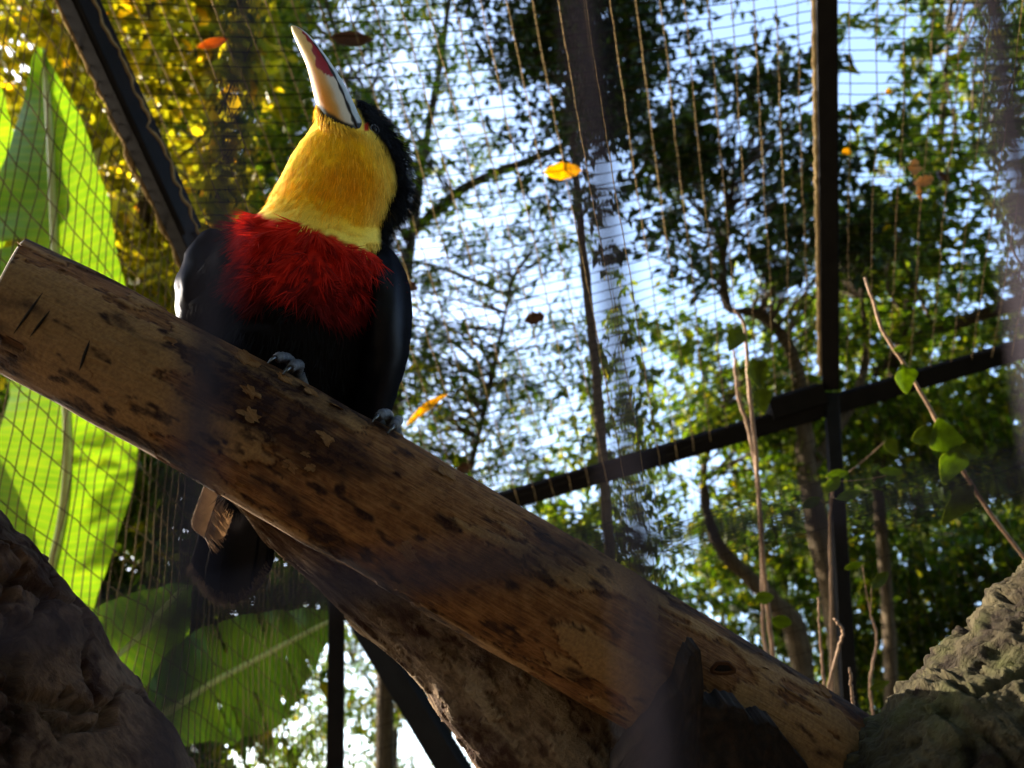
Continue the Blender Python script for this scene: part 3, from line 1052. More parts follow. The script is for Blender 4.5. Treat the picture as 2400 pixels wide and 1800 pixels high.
def mandible(name, a0, a1, upper):
    na = 60
    a = np.linspace(a0, a1, na)
    ar = np.radians(a)
    sx = 1.02
    grow = 1.012 if upper else 1.0
    n_ = np.cos(ar)[None, :, None] * ven[:, None] * sx + np.sin(ar)[None, :, None] * sid[:, None]
    # serrated cutting edge
    near = np.exp(-((np.minimum(np.abs(np.abs(a) - 90), np.abs(np.abs(a) - 270)) / 10) ** 2))
    ser = near[None] * (np.sin(T_ * 95)[:, None] * 0.010)
    pts = kc[:, None] + n_ * (kr[:, None, None] * grow * (1 + ser[..., None]))
    t2 = np.broadcast_to(T_[:, None], (120, na))
    a2 = np.broadcast_to(a[None], (120, na))
    aa = np.where(a2 > 180, a2 - 360, a2)
    col = bill_color(t2, aa, upper).reshape(-1, 3)
    # inner wall closes the half shell
    inner = kc[:, None] + n_ * (kr[:, None, None] * 0.86)
    v = np.vstack([pts.reshape(-1, 3), inner.reshape(-1, 3)])
    f = gridfaces(120, na, False)
    n0 = 120 * na
    fl = [f, f[:, ::-1] + n0]
    k = np.arange(119)
    for c0 in (0, na - 1):
        e = k * na + c0
        fl.append(np.stack([e, e + na, e + na + n0, e + n0], -1))
    mk(name, v, [np.vstack(fl)], M['beak'], parent=bird, col=np.vstack([col, col * 0.1]), label='grey-white upper mandible' if upper else 'cream and orange lower mandible with a red patch')


mandible('lower_mandible', -88.5, 88.5, False)
mandible('upper_mandible', 91.0, 269.0, True)

# feathers creeping over the bill base on the throat side
r = np.random.default_rng(21)
nf = 2200
ang = np.radians(r.uniform(-100, 84, nf))
seat = np.interp(np.degrees(ang), [-90, -20, 80], [0.2, 0.17, -0.10])
tb = np.clip(((seat - r.uniform(0.0, 0.32, nf)) * 5 / 7 + 2 / 7) * 119, 2, 60).astype(int)
n_ = np.cos(ang)[:, None] * ven[tb] + np.sin(ang)[:, None] * sid[tb]
p = kc[tb] + n_ * kr[tb][:, None] * 1.02
d = nrm(-kt[tb] + n_ * 0.25 + r.normal(0, 0.18, (nf, 3)))
sd_ = nrm(np.cross(n_, d))
L = 0.009 * r.uniform(0.6, 1.3, nf)[:, None]
W = 0.0007
vv = np.stack([p - sd_ * W / 2, p + sd_ * W / 2, p + d * L * 0.5 + n_ * L * 0.2 + sd_ * W * 0.4, p + d * L * 0.5 + n_ * L * 0.2 - sd_ * W * 0.4, p + d * L + n_ * L * 0.2], 1)
k = np.arange(nf)[:, None] * 5
cc = (YEL * 0.6 + PALE * 0.4) * r.uniform(0.7, 1.15, nf)[:, None]
mk('chin_plumage', vv.reshape(-1, 3), [k + np.array([0, 1, 2, 3]), k + np.array([3, 2, 4])], M['plume'], parent=bird, col=np.repeat(cc, 5, 0), kind='stuff')


# eye ---------------------------------------------------------------
def ball(c, r, n=14):
    th = np.linspace(0, math.pi, n)
    fi = np.linspace(0, 2 * math.pi, 2 * n, endpoint=False)
    v = np.stack([np.sin(th)[:, None] * np.cos(fi), np.sin(th)[:, None] * np.sin(fi), np.cos(th)[:, None] + 0 * fi], -1) * r + c
    return v.reshape(-1, 3), [gridfaces(n, 2 * n)]


x, y, z = proj(bp)
kx = np.argmin(((x - 876) ** 2 + (y - 305) ** 2 + 1e6 * (np.cos(PHI) < 0.0)).ravel())
ep, en = bp.reshape(-1, 3)[kx], nout.reshape(-1, 3)[kx]
v, f = ball(ep - en * 0.0014, 0.0031)
ey = mk('eye', v, f, M['eye'], parent=bird)
a_ = np.linspace(0, 2 * math.pi, 24)
e1 = nrm(np.cross(en, UV_))
e2 = np.cross(en, e1)
ring = np.array([ep + en * 0.0012 + e1 * math.cos(t) * 0.0034 + e2 * math.sin(t) * 0.0034 for t in a_])
v, f, uv = tube(ring, 0.0004, 6)
t_ = simple_mat('eye_ring', (0.10, 0.12, 0.16), 0.4, 0.3, 200)
mk('eye_ring', v, f, t_, parent=ey)


# wings -------------------------------------------------------------
def loft(rows, n, nu, fold=0.0):
    q = spline(np.array([list(P(a, b, d)) + [h * d / F, hd] for a, b, h, d, hd in rows]), n)
    c, hw, hd = q[:, :3], np.maximum(q[:, 3], 0.0008), np.maximum(q[:, 4], 0.0008)
    t = nrm(np.gradient(c, axis=0))
    wv = nrm(RV - (t @ RV)[:, None] * t)
    fr = np.cross(t, wv)
    fr *= np.sign(-(fr @ FV))[:, None]
    a = np.linspace(0, 2 * math.pi, nu, endpoint=False)
    v = c[:, None] + np.sin(a)[None, :, None] * wv[:, None] * hw[:, None, None] + np.cos(a)[None, :, None] * fr[:, None] * hd[:, None, None]
    j = np.arange(nu)
    k = n * nu
    f = [gridfaces(n, nu), np.stack([np.full(nu, k), (j + 1) % nu, j], -1), np.stack([np.full(nu, k + 1), (n - 1) * nu + j, (n - 1) * nu + (j + 1) % nu], -1)]
    return np.vstack([v.reshape(-1, 3), c[:1], c[-1:]]), f


def feather_blade(root, tip, side, wd, bow, n=26, round_=0.25, seed=0, m=9):
    """one flat feather: a slightly bowed vane with a rounded tip, 1 mm thick with its shaft"""
    t = np.linspace(0, 1, n)
    ax = tip - root
    nm = nrm(np.cross(ax, side))
    prof = np.minimum(1, (t / 0.15) ** 0.6) * np.sqrt(np.clip(1 - np.clip((t - (1 - round_)) / round_, 0, 1) ** 2, 0, 1))
    u = np.linspace(-1, 1, m)
    rag = (fbm(np.stack([t * 30 + seed, 0 * t, 0 * t], -1), 2, seed) - 0.5) * 0.08
    c = root + ax * t[:, None] + nm * (bow * np.sin(t * math.pi))[:, None]
    v = c[:, None] + side * (u[None, :, None] * (wd * prof * (1 + rag))[:, None, None]) - nm * (0.12 * wd * (u ** 2)[None, :, None])
    v2 = v - nm * 0.0009
    n0 = n * m
    f = gridfaces(n, m, False)
    fl = [f, f[:, ::-1] + n0]
    k = np.arange(n - 1)
    for c0 in (0, m - 1):
        e = k * m + c0
        fl.append(np.stack([e, e + m, e + m + n0, e + n0], -1))
    return np.vstack([v.reshape(-1, 3), v2.reshape(-1, 3)]), [np.vstack(fl)], (c - nm * 0.0006)


def wing(rows, tips, side_sign):
    v, f = loft(rows, 60, 40)
    v = v + (fbm(v * 90, 3, 44) - 0.5)[:, None] * 0.0035
    wg = mk('wing', v, f, M['black'], parent=bird)
    for i, (a, b) in enumerate(tips):
        vv, ff, sh = feather_blade(P(*a), P(*b), nrm(RV + FV * 0.4 * side_sign), 0.011, 0.006 * side_sign, seed=i)
        mk('flight_feather', vv, ff, M['black'], parent=wg)


wing([(524, 560, 18, 0.528, 0.012), (512, 585, 42, 0.524, 0.022), (498, 640, 60, 0.520, 0.030), (494, 710, 66, 0.520, 0.034), (502, 800, 70, 0.525, 0.034), (520, 920, 66, 0.535, 0.028), (548, 1050, 44, 0.55, 0.018), (566, 1130, 12, 0.56, 0.006)],
     [((500, 800, 0.55), (520, 1130, 0.57)), ((530, 820, 0.56), (550, 1150, 0.575)), ((560, 840, 0.565), (575, 1160, 0.58))], -1)
wing([(884, 588, 14, 0.535, 0.012), (898, 615, 36, 0.532, 0.022), (908, 665, 50, 0.530, 0.030), (912, 735, 53, 0.530, 0.034), (905, 820, 53, 0.532, 0.034), (882, 910, 50, 0.538, 0.030), (848, 1010, 46, 0.545, 0.022), (790, 1110, 20, 0.555, 0.008)],
     [((915, 700, 0.548), (850, 1040, 0.565)), ((895, 720, 0.555), (820, 1070, 0.57)), ((875, 740, 0.56), (790, 1100, 0.575))], 1)

# tail: eight rounded feathers fanned behind the log
for i in range(8):
    u = (i - 3.5) / 3.5
    root = P(592 + 26 * u, 1080, 0.585 + 0.004 * (i % 2))
    tip = P(534 + 62 * u, 1418 - 52 * u * u - (6 if i % 2 else 0), 0.588 + 0.004 * (i % 2) + 0.006 * abs(u))
    vv, ff, sh = feather_blade(root, tip, nrm(RV - UV_ * 0.12), 0.0155, 0.004, n=34, round_=0.2, seed=20 + i, m=11)
    tf = mk('tail_feather', vv, ff, M['black'], parent=bird)
    v, f, uv = tube(sh, np.linspace(0.0009, 0.0003, len(sh)), 5)
    mk('shaft', v, f, M['black'], parent=tf)
# fringe of barbs at the tail end, its rim light put into a paler brown
r = np.random.default_rng(33)
nf = 900
u = r.uniform(-1.15, 1.15, nf)
pt = np.array([P(534 + 78 * a, 1414 - 58 * a * a - r.uniform(0, 26), 0.589 + r.uniform(-0.003, 0.006)) for a in u])
d = nrm(-UV_[None] * 1.0 + RV * (u * 0.75)[:, None] + r.normal(0, 0.25, (nf, 3)))
sd_ = nrm(np.cross(d, FV[None]))
L = 0.0065 * r.uniform(0.5, 1.4, nf)[:, None]
vv = np.stack([pt - sd_ * 0.0003, pt + sd_ * 0.0003, pt + d * L], 1)
mk('tail_fringe', vv.reshape(-1, 3), [np.arange(nf * 3).reshape(-1, 3)], M['plume'], parent=bird, col=np.tile(np.array([[0.10, 0.075, 0.055]]), (nf * 3, 1)), kind='stuff')

# pale covert feather hanging beside the tail
M['pale'] = flat_leaf_mat('pale_covert', (0.40, 0.32, 0.27), 0.4)
root, tip = P(536, 1105, 0.560), P(478, 1262, 0.566)
vv, ff, sh = feather_blade(root, tip, nrm(RV * 0.93 - UV_ * 0.36), 0.0155, 0.002, n=40, round_=0.16, seed=4, m=13)
pf = mk('covert_feather', vv, ff, M['pale'], parent=bird, label='pale brownish covert feather beside the tail')
v, f, uv = tube(sh - FV * 0.0008, np.linspace(0.0009, 0.0004, len(sh)), 6)
mk('shaft', v, f, simple_mat('feather_shaft', (0.12, 0.07, 0.045), 0.5), parent=pf)
j = Join()
for i in range(110):
    t = r.uniform(0.15, 1.0)
    o_ = sh[int(t * 39)]
    d = nrm((tip - root) * 1.0 * 0.35 + nrm(RV * 0.93 - UV_ * 0.36) * 0.034 + r.normal(0, 0.004, 3))
    c = np.array([o_ + d * k * r.uniform(0.016, 0.021) - FV * 0.0016 for k in (0, 0.5, 1.0)])
    v, f, uv = tube(c, np.array([0.0003, 0.0003, 0.0001]), 3)
    j.add(v, f, uv)
j.mk('barb_fringe', M['pale'], parent=pf, kind='stuff')


# feet --------------------------------------------------------------
def log_axis(px):
    i = np.argmin(np.abs(proj(LC)[0] - px))
    return LC[i], LT[i], LR[i]


LC, LR = pxpath(log_rows, 400)
LT = nrm(np.gradient(LC, axis=0))


def foot(px):
    c, t, r_ = log_axis(px)
    upn = nrm(UV_ - t * (t @ UV_))
    out = np.cross(t, upn)
    out *= np.sign(-(out @ FV))
    rad = r_ + 0.0045
    at = lambda deg, along, k=1.0: c + t * along + (upn * math.cos(math.radians(deg)) + out * math.sin(math.radians(deg))) * rad * k
    # tarsus from the belly to the back of the log top
    a = np.array([at(-62, 0, 1.35), at(-48, 0, 1.2), at(-34, 0, 1.03)])
    v, f, uv = tube(spline(a, 10), np.linspace(0.005, 0.0035, 10), 10)
    ft = mk('foot', v, f, M['claw'], parent=bird)
    for al, dg in ((-0.006, 9), (0.005, 12)):
        cv = spline(np.array([at(-30, al * 0.2, 1.03), at(-12, al * 0.7, 1.07), at(6, al, 1.06), at(dg, al * 1.1, 1.01)]), 26)
        rr_ = np.array([0.0032, 0.0035, 0.0034, 0.0028])
        rr_ = np.interp(np.linspace(0, 3, 26), range(4), rr_) * (1 + 0.10 * np.sin(np.arange(26) * 1.9))
        v, f, uv = tube(cv, rr_, 10)
        toe = mk('toe', v, f, M['claw'], parent=ft)
        cv = spline(np.array([at(dg - 3, al * 1.1, 1.03), at(dg + 6, al * 1.15, 1.06), at(dg + 13, al * 1.15, 1.0)]), 12)
        v, f, uv = tube(cv, np.linspace(0.0024, 0.0004, 12), 8)
        mk('claw', v, f, M['eye'], parent=ft)
    for al in (-0.012, 0.011):
        cv = spline(np.array([at(-30, al * 0.3, 1.02), at(-55, al, 1.05), at(-85, al * 1.2, 1.02)]), 16)
        v, f, uv = tube(cv, np.linspace(0.0044, 0.002, 16), 8)
        mk('toe', v, f, M['claw'], parent=ft)


foot(592)
foot(826)


# ------------------------------------------------------------------ banana plants
def banana_leaf(parent, mid, wl, wr, n=70, m=14, fold=0.25, side=RV, seed=0, slits=()):
    """mid: rows px,py,depth; wl/wr: half widths in px along the leaf"""
    c = spline(np.array([P(*q) for q in mid]), n)
    dep = proj(c)[2]
    t = np.linspace(0, 1, n)
    WL = np.interp(t, np.linspace(0, 1, len(wl)), wl) * dep / F
    WR = np.interp(t, np.linspace(0, 1, len(wr)), wr) * dep / F
    tg = nrm(np.gradient(c, axis=0))
    s = nrm(side - (tg @ side)[:, None] * tg)
    nm = np.cross(tg, s)
    nm *= np.sign(-(nm @ FV))[:, None]
    ob = None
    for sg, W in ((-1, WL), (1, WR)):
        u = np.linspace(0, 1, m)
        wav = np.sin(t * 34 + seed)[:, None] * u[None] ** 2 * 0.010 + (fbm(np.stack([t * 12 + seed, 0 * t, 0 * t], -1), 2, seed)[:, None] - 0.5) * u[None] * 0.06
        dn = -np.array([0, 0, 1.0]) * 0
        v = c[:, None] + s[:, None] * (sg * u[None] * W[:, None])[..., None] - tg[:, None] * 0 + nm[:, None] * (-(fold * u[None] ** 1.4) * W[:, None] + wav)[..., None]
        uv = np.stack([np.broadcast_to(u[None] * 0.3, (n, m)), np.broadcast_to((t * np.linalg.norm(c[-1] - c[0]))[:, None] + u[None] * 0.03 * 1.0, (n, m))], -1)
        f = gridfaces(n, m, False)
        # torn slits follow the side veins
        keep = np.ones(len(f), bool)
        rr_ = f[:, 0] // m
        cc_ = f[:, 0] % m
        for (tt, depth, sgn) in slits:
            if sgn == sg:
                keep &= ~((rr_ == int(tt * n)) & (cc_ >= m * (1 - depth)))
        o = mk('leaf_blade', v.reshape(-1, 3), f[keep], M['banana'], parent=parent, uv=uv.reshape(-1, 2))
        ob = ob or o
    v, f, uv = tube(c - FV * 0.004, np.interp(t, [0, 0.1, 1], [0.004, 0.009, 0.012]), 8)
    mk('midrib', v, f, M['midrib'], parent=ob)
    return ob


def banana_plant(foot_xy, label, leaves, stem_top):
    b = empty('banana_plant', (foot_xy[0], foot_xy[1], 0), label, 'banana plant', 'banana plants outside the wall mesh')
    st = spline(np.array([(foot_xy[0], foot_xy[1], 0), (foot_xy[0] + 0.03, foot_xy[1], stem_top[2] * 0.5), tuple(stem_top)]), 24)
    v, f, uv = tube(st, np.linspace(0.10, 0.04, 24), 16)
    mk('stem', v, f, M['midrib'], parent=b, uv=uv)
    for lv in leaves:
        pet = lv.pop('pet', None)
        banana_leaf(b, **lv)
        if pet is not None:
            a = np.array(stem_top)
            e = P(*pet)
            cv = spline(np.array([a, (a + e) / 2 + np.array([0, 0.0, 0.10]), e]), 16)
            v, f, uv = tube(cv, np.linspace(0.03, 0.012, 16), 8)
            mk('leaf_stalk', v, f, M['midrib'], parent=b, uv=uv)
    return b


s1 = P(-120, 1650, 2.0)
banana_plant((s1[0], s1[1] + 0.1), 'banana plant with huge sunlit lime leaves behind the wall mesh beside the sawn log end', [
    dict(mid=[(104, 118, 1.98), (118, 300, 1.95), (128, 520, 1.9), (140, 760, 1.85), (160, 1000, 1.8), (150, 1200, 1.78), (105, 1400, 1.75), (60, 1600, 1.75)],
         wl=[6, 95, 150, 185, 150, 205, 200, 170, 120], wr=[4, 62, 120, 152, 162, 150, 132, 110, 80], fold=0.08, seed=1, n=110,
         slits=[(0.30, 0.7, -1), (0.42, 0.5, -1), (0.36, 0.4, -1)], pet=(60, 1600, 1.75)),
    dict(mid=[(-60, 60, 2.2), (-50, 250, 2.15), (-70, 420, 2.1), (-120, 640, 2.05), (-180, 900, 2.0)], wl=[5, 70, 110, 120, 90], wr=[5, 60, 95, 100, 70], seed=4, pet=(-180, 900, 2.0)),
], P(-60, 1700, 1.9))
s2 = P(300, 1900, 2.5)
banana_plant((s2[0], s2[1]), 'banana plant with broad shaded leaves low beside the corner post', [
    dict(mid=[(800, 1440, 2.75), (700, 1492, 2.68), (600, 1545, 2.6), (480, 1610, 2.5), (360, 1690, 2.4)], wl=[10, 70, 110, 120, 60], wr=[10, 110, 210, 200, 90], side=UV_ * -1, seed=7, n=90,
         slits=[(0.25, 0.6, 1), (0.35, 0.8, 1), (0.44, 0.5, 1), (0.55, 0.7, 1), (0.66, 0.6, 1), (0.72, 0.8, 1), (0.4, 0.6, -1), (0.6, 0.7, -1)], fold=0.3, pet=(360, 1690, 2.4)),
    dict(mid=[(440, 1370, 2.5), (380, 1435, 2.45), (310, 1505, 2.4), (215, 1590, 2.3), (120, 1700, 2.25)], wl=[10, 70, 110, 110, 50], wr=[10, 90, 150, 150, 60], side=UV_ * -1, seed=9, fold=0.35, pet=(120, 1700, 2.25)),
], P(300, 1850, 2.35))

# ------------------------------------------------------------------ trees
# share of sky each 150-pixel patch of the photograph hides, by row
COVER = """
9998865499621266
9998874369775267
9998985345948585
9999984453548985
9999985322357987
9998877445778888
9999877666799999
9998877777679999
9999888888699999
9999988888889999
9998865225788999
9988763225888999
"""
cov = np.array([[int(ch) for ch in ln] for ln in COVER.split()], float) / 10 + 0.03


def cover(px, py):
    i = min(max(int(py // 150), 0), 11)
    j = min(max(int(px // 150), 0), 15)
    return cov[i, j]


TREES = [
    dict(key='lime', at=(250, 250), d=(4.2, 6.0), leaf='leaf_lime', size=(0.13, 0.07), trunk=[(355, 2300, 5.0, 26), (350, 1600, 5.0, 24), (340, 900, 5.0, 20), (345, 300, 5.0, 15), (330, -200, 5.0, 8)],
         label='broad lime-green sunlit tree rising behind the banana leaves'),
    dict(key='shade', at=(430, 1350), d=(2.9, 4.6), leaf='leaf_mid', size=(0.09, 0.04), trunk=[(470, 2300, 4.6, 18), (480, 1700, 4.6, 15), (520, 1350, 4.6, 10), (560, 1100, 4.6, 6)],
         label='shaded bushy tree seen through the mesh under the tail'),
    dict(key='airy', at=(930, 300), d=(5.2, 7.2), leaf='leaf_fresh', size=(0.085, 0.030), trunk=[(900, 2300, 6.2, 22), (905, 1500, 6.2, 20), (930, 900, 6.2, 16), (975, 480, 6.2, 11), (1040, 100, 6.2, 7), (1080, -250, 6.2, 4)],
         limbs=[[(950, 560, 6.2, 12), (1090, 440, 6.0, 11), (1300, 350, 5.8, 8), (1480, 250, 5.7, 4)], [(990, 420, 6.2, 8), (880, 250, 6.2, 6), (800, 120, 6.2, 3)]],
         label='airy fine-leaved tree with sky showing through beside the toucan nape'),
    dict(key='lacy', at=(1150, 820), d=(5.0, 6.6), leaf='leaf_mid', size=(0.09, 0.026), trunk=[(1045, 2300, 5.8, 14), (1050, 1700, 5.8, 12), (1035, 1500, 5.8, 10), (1080, 1200, 5.8, 8), (1150, 900, 5.8, 6), (1200, 650, 5.8, 3)],
         limbs=[[(1040, 1640, 5.8, 7), (960, 1500, 5.7, 5), (930, 1380, 5.6, 3)]],
         label='slender lacy tree with drooping narrow leaves above the back rail'),
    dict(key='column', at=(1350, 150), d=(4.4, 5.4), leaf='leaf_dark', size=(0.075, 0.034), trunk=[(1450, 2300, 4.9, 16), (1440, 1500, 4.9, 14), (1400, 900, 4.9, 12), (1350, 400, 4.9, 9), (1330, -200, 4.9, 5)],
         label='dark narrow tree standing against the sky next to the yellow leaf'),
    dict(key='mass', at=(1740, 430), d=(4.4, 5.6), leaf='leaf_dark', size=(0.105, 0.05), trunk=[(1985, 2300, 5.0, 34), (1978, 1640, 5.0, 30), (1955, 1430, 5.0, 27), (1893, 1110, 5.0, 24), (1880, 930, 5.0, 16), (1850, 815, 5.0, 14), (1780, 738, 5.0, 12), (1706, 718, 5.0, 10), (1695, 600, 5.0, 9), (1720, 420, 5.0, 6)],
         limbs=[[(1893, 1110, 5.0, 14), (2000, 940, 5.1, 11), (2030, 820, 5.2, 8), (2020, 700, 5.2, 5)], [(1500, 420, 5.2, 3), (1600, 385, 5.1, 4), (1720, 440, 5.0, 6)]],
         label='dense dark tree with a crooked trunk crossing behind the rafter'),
    dict(key='tall', at=(2250, 250), d=(4.4, 6.0), leaf='leaf_mid', size=(0.10, 0.045), trunk=[(2110, 2300, 5.4, 16), (2085, 1500, 5.4, 14), (2060, 1100, 5.4, 13), (2110, 800, 5.4, 11), (2190, 450, 5.4, 8), (2230, 0, 5.4, 4)],
         limbs=[[(2045, 880, 5.4, 10), (2150, 790, 5.3, 13), (2280, 745, 5.2, 15), (2420, 700, 5.1, 17), (2700, 640, 5.0, 20)], [(2190, 470, 5.4, 6), (2260, 380, 5.3, 4), (2320, 300, 5.3, 3)]],
         label='tall green tree rising past the rafter with a clump of dead tan leaves'),
    dict(key='middle', at=(1750, 900), d=(5.0, 7.0), leaf='leaf_fresh', size=(0.10, 0.05), trunk=[(1915, 2300, 5.6, 28), (1880, 1565, 5.6, 26), (1800, 1400, 5.6, 22), (1680, 1268, 5.6, 14), (1650, 1100, 5.6, 9), (1700, 930, 5.6, 5)],
         label='leaning forked tree with green foliage just under the back rail'),
    dict(key='wood', at=(1950, 1350), d=(7.0, 10.0), leaf='leaf_mid', size=(0.13, 0.06), trunk=[(2170, 2300, 8.0, 17), (2165, 1650, 8.0, 15), (2140, 1350, 8.0, 12), (2160, 1100, 8.0, 9), (2160, 900, 8.0, 5)],
         limbs=[[(2270, 2300, 8.2, 9), (2265, 1600, 8.2, 8), (2250, 1250, 8.2, 5), (2270, 1000, 8.2, 4)]],
         label='deep green thicket tree filling the shade above the gnarled stump'),
    dict(key='sparse', at=(1020, 1650), d=(6.5, 8.5), leaf='leaf_mid', size=(0.08, 0.034), trunk=[(925, 2300, 7.4, 9), (925, 1800, 7.4, 8), (935, 1650, 7.4, 6), (990, 1560, 7.4, 4), (1060, 1500, 7.4, 3)],
         limbs=[[(930, 1690, 7.4, 5), (870, 1600, 7.3, 4), (830, 1560, 7.2, 2)], [(940, 1650, 7.4, 4), (1010, 1680, 7.4, 3), (1100, 1660, 7.4, 2)]],
         label='small sparse tree against bright sky between the brace and the dead trunk'),
]
TREES.append(dict(key='rear_shade', at=(-9000, -9000), d=(6.5, 9.0), leaf='leaf_mid', size=(0.17, 0.09), trunk=[(120, 2300, 7.5, 22), (130, 1400, 7.5, 20), (160, 700, 7.5, 16), (200, 200, 7.5, 10)],
                  label='big-leaved tree added behind the lime-green tree to shade the trees beyond'))
for T in TREES:
    T['spr'] = []
for k in range(760):
    TREES[-1]['spr'].append((rng.uniform(150, 700), rng.uniform(-420, 760), rng.uniform(6.5, 9.0)))  # hidden crown added to block the sun from the trees further right
# leaf sprigs are dealt out patch by patch, each to the nearest crown
sprig_n = 22
for i in range(-4, 14):
    for j in range(-2, 21):
        x0, y0 = j * 150, i * 150
        c0 = cover(x0 + 75, y0 + 75)
        if y0 < 0:
            c0 = min(c0, 0.75)
        if x0 < -150:
            c0 = min(c0, 0.45)
        lam = -math.log(1 - min(c0, 0.955)) * (1.45 if c0 < 0.8 else (1.9 if c0 < 0.9 else 2.4))
        for T in TREES:
            pass
        # expected number of sprigs in this patch
        tries = 0
        if x0 < 700 and y0 < 600 and lam > 3:
            lam = 3.0
        area = 0.0
        while area < lam * 150 * 150 and tries < 400:
            tries += 1
            x, y = x0 + rng.uniform(0, 150), y0 + rng.uniform(0, 150)
            T = min(TREES, key=lambda q: ((x - q['at'][0]) * (1.0 if q['key'] != 'middle' else 0.55)) ** 2 + ((y - q['at'][1]) * 1.1) ** 2 + rng.normal(0, 9000))
            d = rng.uniform(*T['d'])
            T['spr'].append((x, y, d))
            area += sprig_n * T['size'][0] * T['size'][1] * 0.56 * 0.55 * (F / d) ** 2


def build_tree(T):
    q = T['trunk']
    c, r = pxpath(q, 60)
    foot = c[0].copy()
    foot[2] = 0
    if c[0][2] > 0:
        e = foot
        c = np.vstack([np.linspace(e, c[0], 12)[:-1], c])
        r = np.concatenate([np.full(11, r[0] * 1.15), r])
    else:
        k = c[:, 2] > -0.1
        c, r = c[k], r[k]
        foot = c[0].copy()
    tr = empty('tree', foot, T['label'], 'tree', 'trees growing round the aviary')

    def bd(v, ph, ln):
        return (fbm(v * 14, 3, 5) - 0.5) * r.mean() * 0.7
    v, f, uv = tube(c, r, 14, disp=bd)
    mk('trunk', v, f, M['trunk'], parent=tr, uv=uv, col=np.zeros((len(v), 3)))
    nodes = [(c, r)]
    for lb in T.get('limbs', []):
        lc, lr = pxpath(lb, 40)
        v, f, uv = tube(lc, lr, 10, disp=lambda v, ph, ln: (fbm(v * 18, 3, 6) - 0.5) * 0.012)
        mk('limb', v, f, M['trunk'], parent=tr, uv=uv, col=np.zeros((len(v), 3)))
        nodes.append((lc, lr))
    skel = np.vstack([n_[0][len(n_[0]) // 4:] for n_ in nodes])
    spr = np.array([P(*s) for s in T['spr']])
    n = len(spr)
    # boughs: from the skeleton out to a sprig here and there
    jb = Join()
    boughs = spr[rng.choice(n, min(n, 160), replace=False)]
    bpts = [skel]
    for b in boughs:
        k = np.argmin(np.linalg.norm(skel - b, axis=1) + 0.6 * np.maximum(0, skel[:, 2] - b[2] + 0.2))
        a = skel[k]
        if np.linalg.norm(b - a) > 1.5:
            continue
        mid = (a + b) / 2 + rng.normal(0, 0.12, 3) + np.array([0, 0, 0.12])
        cv = spline(np.array([a, mid, b]), 10)
        ln = np.linalg.norm(b - a)
        v, f, uv = tube(cv, np.linspace(0.006 + 0.006 * ln, 0.003, 10), 5)
        jb.add(v, f, uv)
        bpts.append(cv)
    bpts = np.vstack(bpts)
    dirs = nrm(rng.normal(0, 1, (n, 3)) * np.array([1, 1, 0.45]) + np.array([0, 0, -0.15]))
    SL = 0.42
    nz = 22
    for k in range(n):
        a = spr[k] - dirs[k] * SL * 0.5
        b = spr[k] + dirs[k] * SL * 0.5
        v, f, uv = tube(np.array([a, spr[k] + np.array([0, 0, 0.02]), b]), np.array([0.0035, 0.0025, 0.001]), 3, cap=False)
        jb.add(v, f, uv)
    jb.mk('branchwork', M['twig'], parent=tr, kind='stuff')
    # leaves alternate along each sprig
    t = rng.uniform(-0.5, 0.5, (n, nz))
    base = spr[:, None] + dirs[:, None] * (t * SL)[..., None] + rng.normal(0, 0.035, (n, nz, 3))
    L, W = T['size']
    ax = dirs[:, None] * 0.5 + nrm(rng.normal(0, 1, (n, nz, 3))) * 0.8 + np.array([0, 0, -0.35])
    ax = nrm(ax)
    up = nrm(rng.normal(0, 0.55, (n, nz, 3)) + np.array([0, 0, 1.0]))
    sd2 = nrm(np.cross(ax, up))
    nm = np.cross(sd2, ax)
    sc = rng.uniform(0.65, 1.3, (n, nz, 1))
    l, w_ = L * sc, W * sc
    tip = base + ax * l - np.array([0, 0, 1.0]) * l * 0.12
    m1 = base + ax * l * 0.42
    v = np.stack([base, m1 + sd2 * w_ * 0.5 + nm * w_ * 0.14, tip, m1 - sd2 * w_ * 0.5 + nm * w_ * 0.14], 2).reshape(-1, 3)
    k = np.arange(n * nz)[:, None] * 4
    f = np.vstack([k + np.array([0, 1, 2]), k + np.array([0, 2, 3])])
    mk('crown', v, f, M[T['leaf']], parent=tr, smooth=False, kind='stuff')
    return n * nz


# unseen foliage added behind the camera to cut the ambient light on the perch
TREES.append(dict(leaf='leaf_mid', size=(0.16, 0.085), back=True, trunk=[(0, 0, 0, 0)], label='wood'))


def shade_foliage_behind():
    n = 1500
    az = np.radians(rng.uniform(90, 255, n))          # measured from the viewing direction, clockwise
    el = np.radians(rng.uniform(-10, 75, n))
    ds = rng.uniform(4.5, 7.0, n)
    spr = CAM + np.stack([np.sin(az) * np.cos(el), np.cos(az) * np.cos(el), np.sin(el)], -1) * ds[:, None]
    nz = 22
    dirs = nrm(rng.normal(0, 1, (n, 3)))
    base = spr[:, None] + dirs[:, None] * rng.uniform(-0.4, 0.4, (n, nz))[..., None] + rng.normal(0, 0.12, (n, nz, 3))
    ax = nrm(rng.normal(0, 1, (n, nz, 3)))
    sd2 = nrm(np.cross(ax, rng.normal(0, 1, (n, nz, 3))))
    l, w_ = 0.22, 0.13
    v = np.stack([base, base + ax * l * 0.45 + sd2 * w_ / 2, base + ax * l, base + ax * l * 0.45 - sd2 * w_ / 2], 2).reshape(-1, 3)
    k = np.arange(n * nz)[:, None] * 4
    mk('foliage', v, np.vstack([k + np.array([0, 1, 2]), k + np.array([0, 2, 3])]), M['leaf_mid'], smooth=False, kind='stuff', origin=(0, -5, 0),
       label='unseen green foliage added outside the front wire mesh panel to cut ambient light', cat='foliage')


TREES.pop()
shade_foliage_behind()
print('leaves', sum(build_tree(T) for T in TREES))


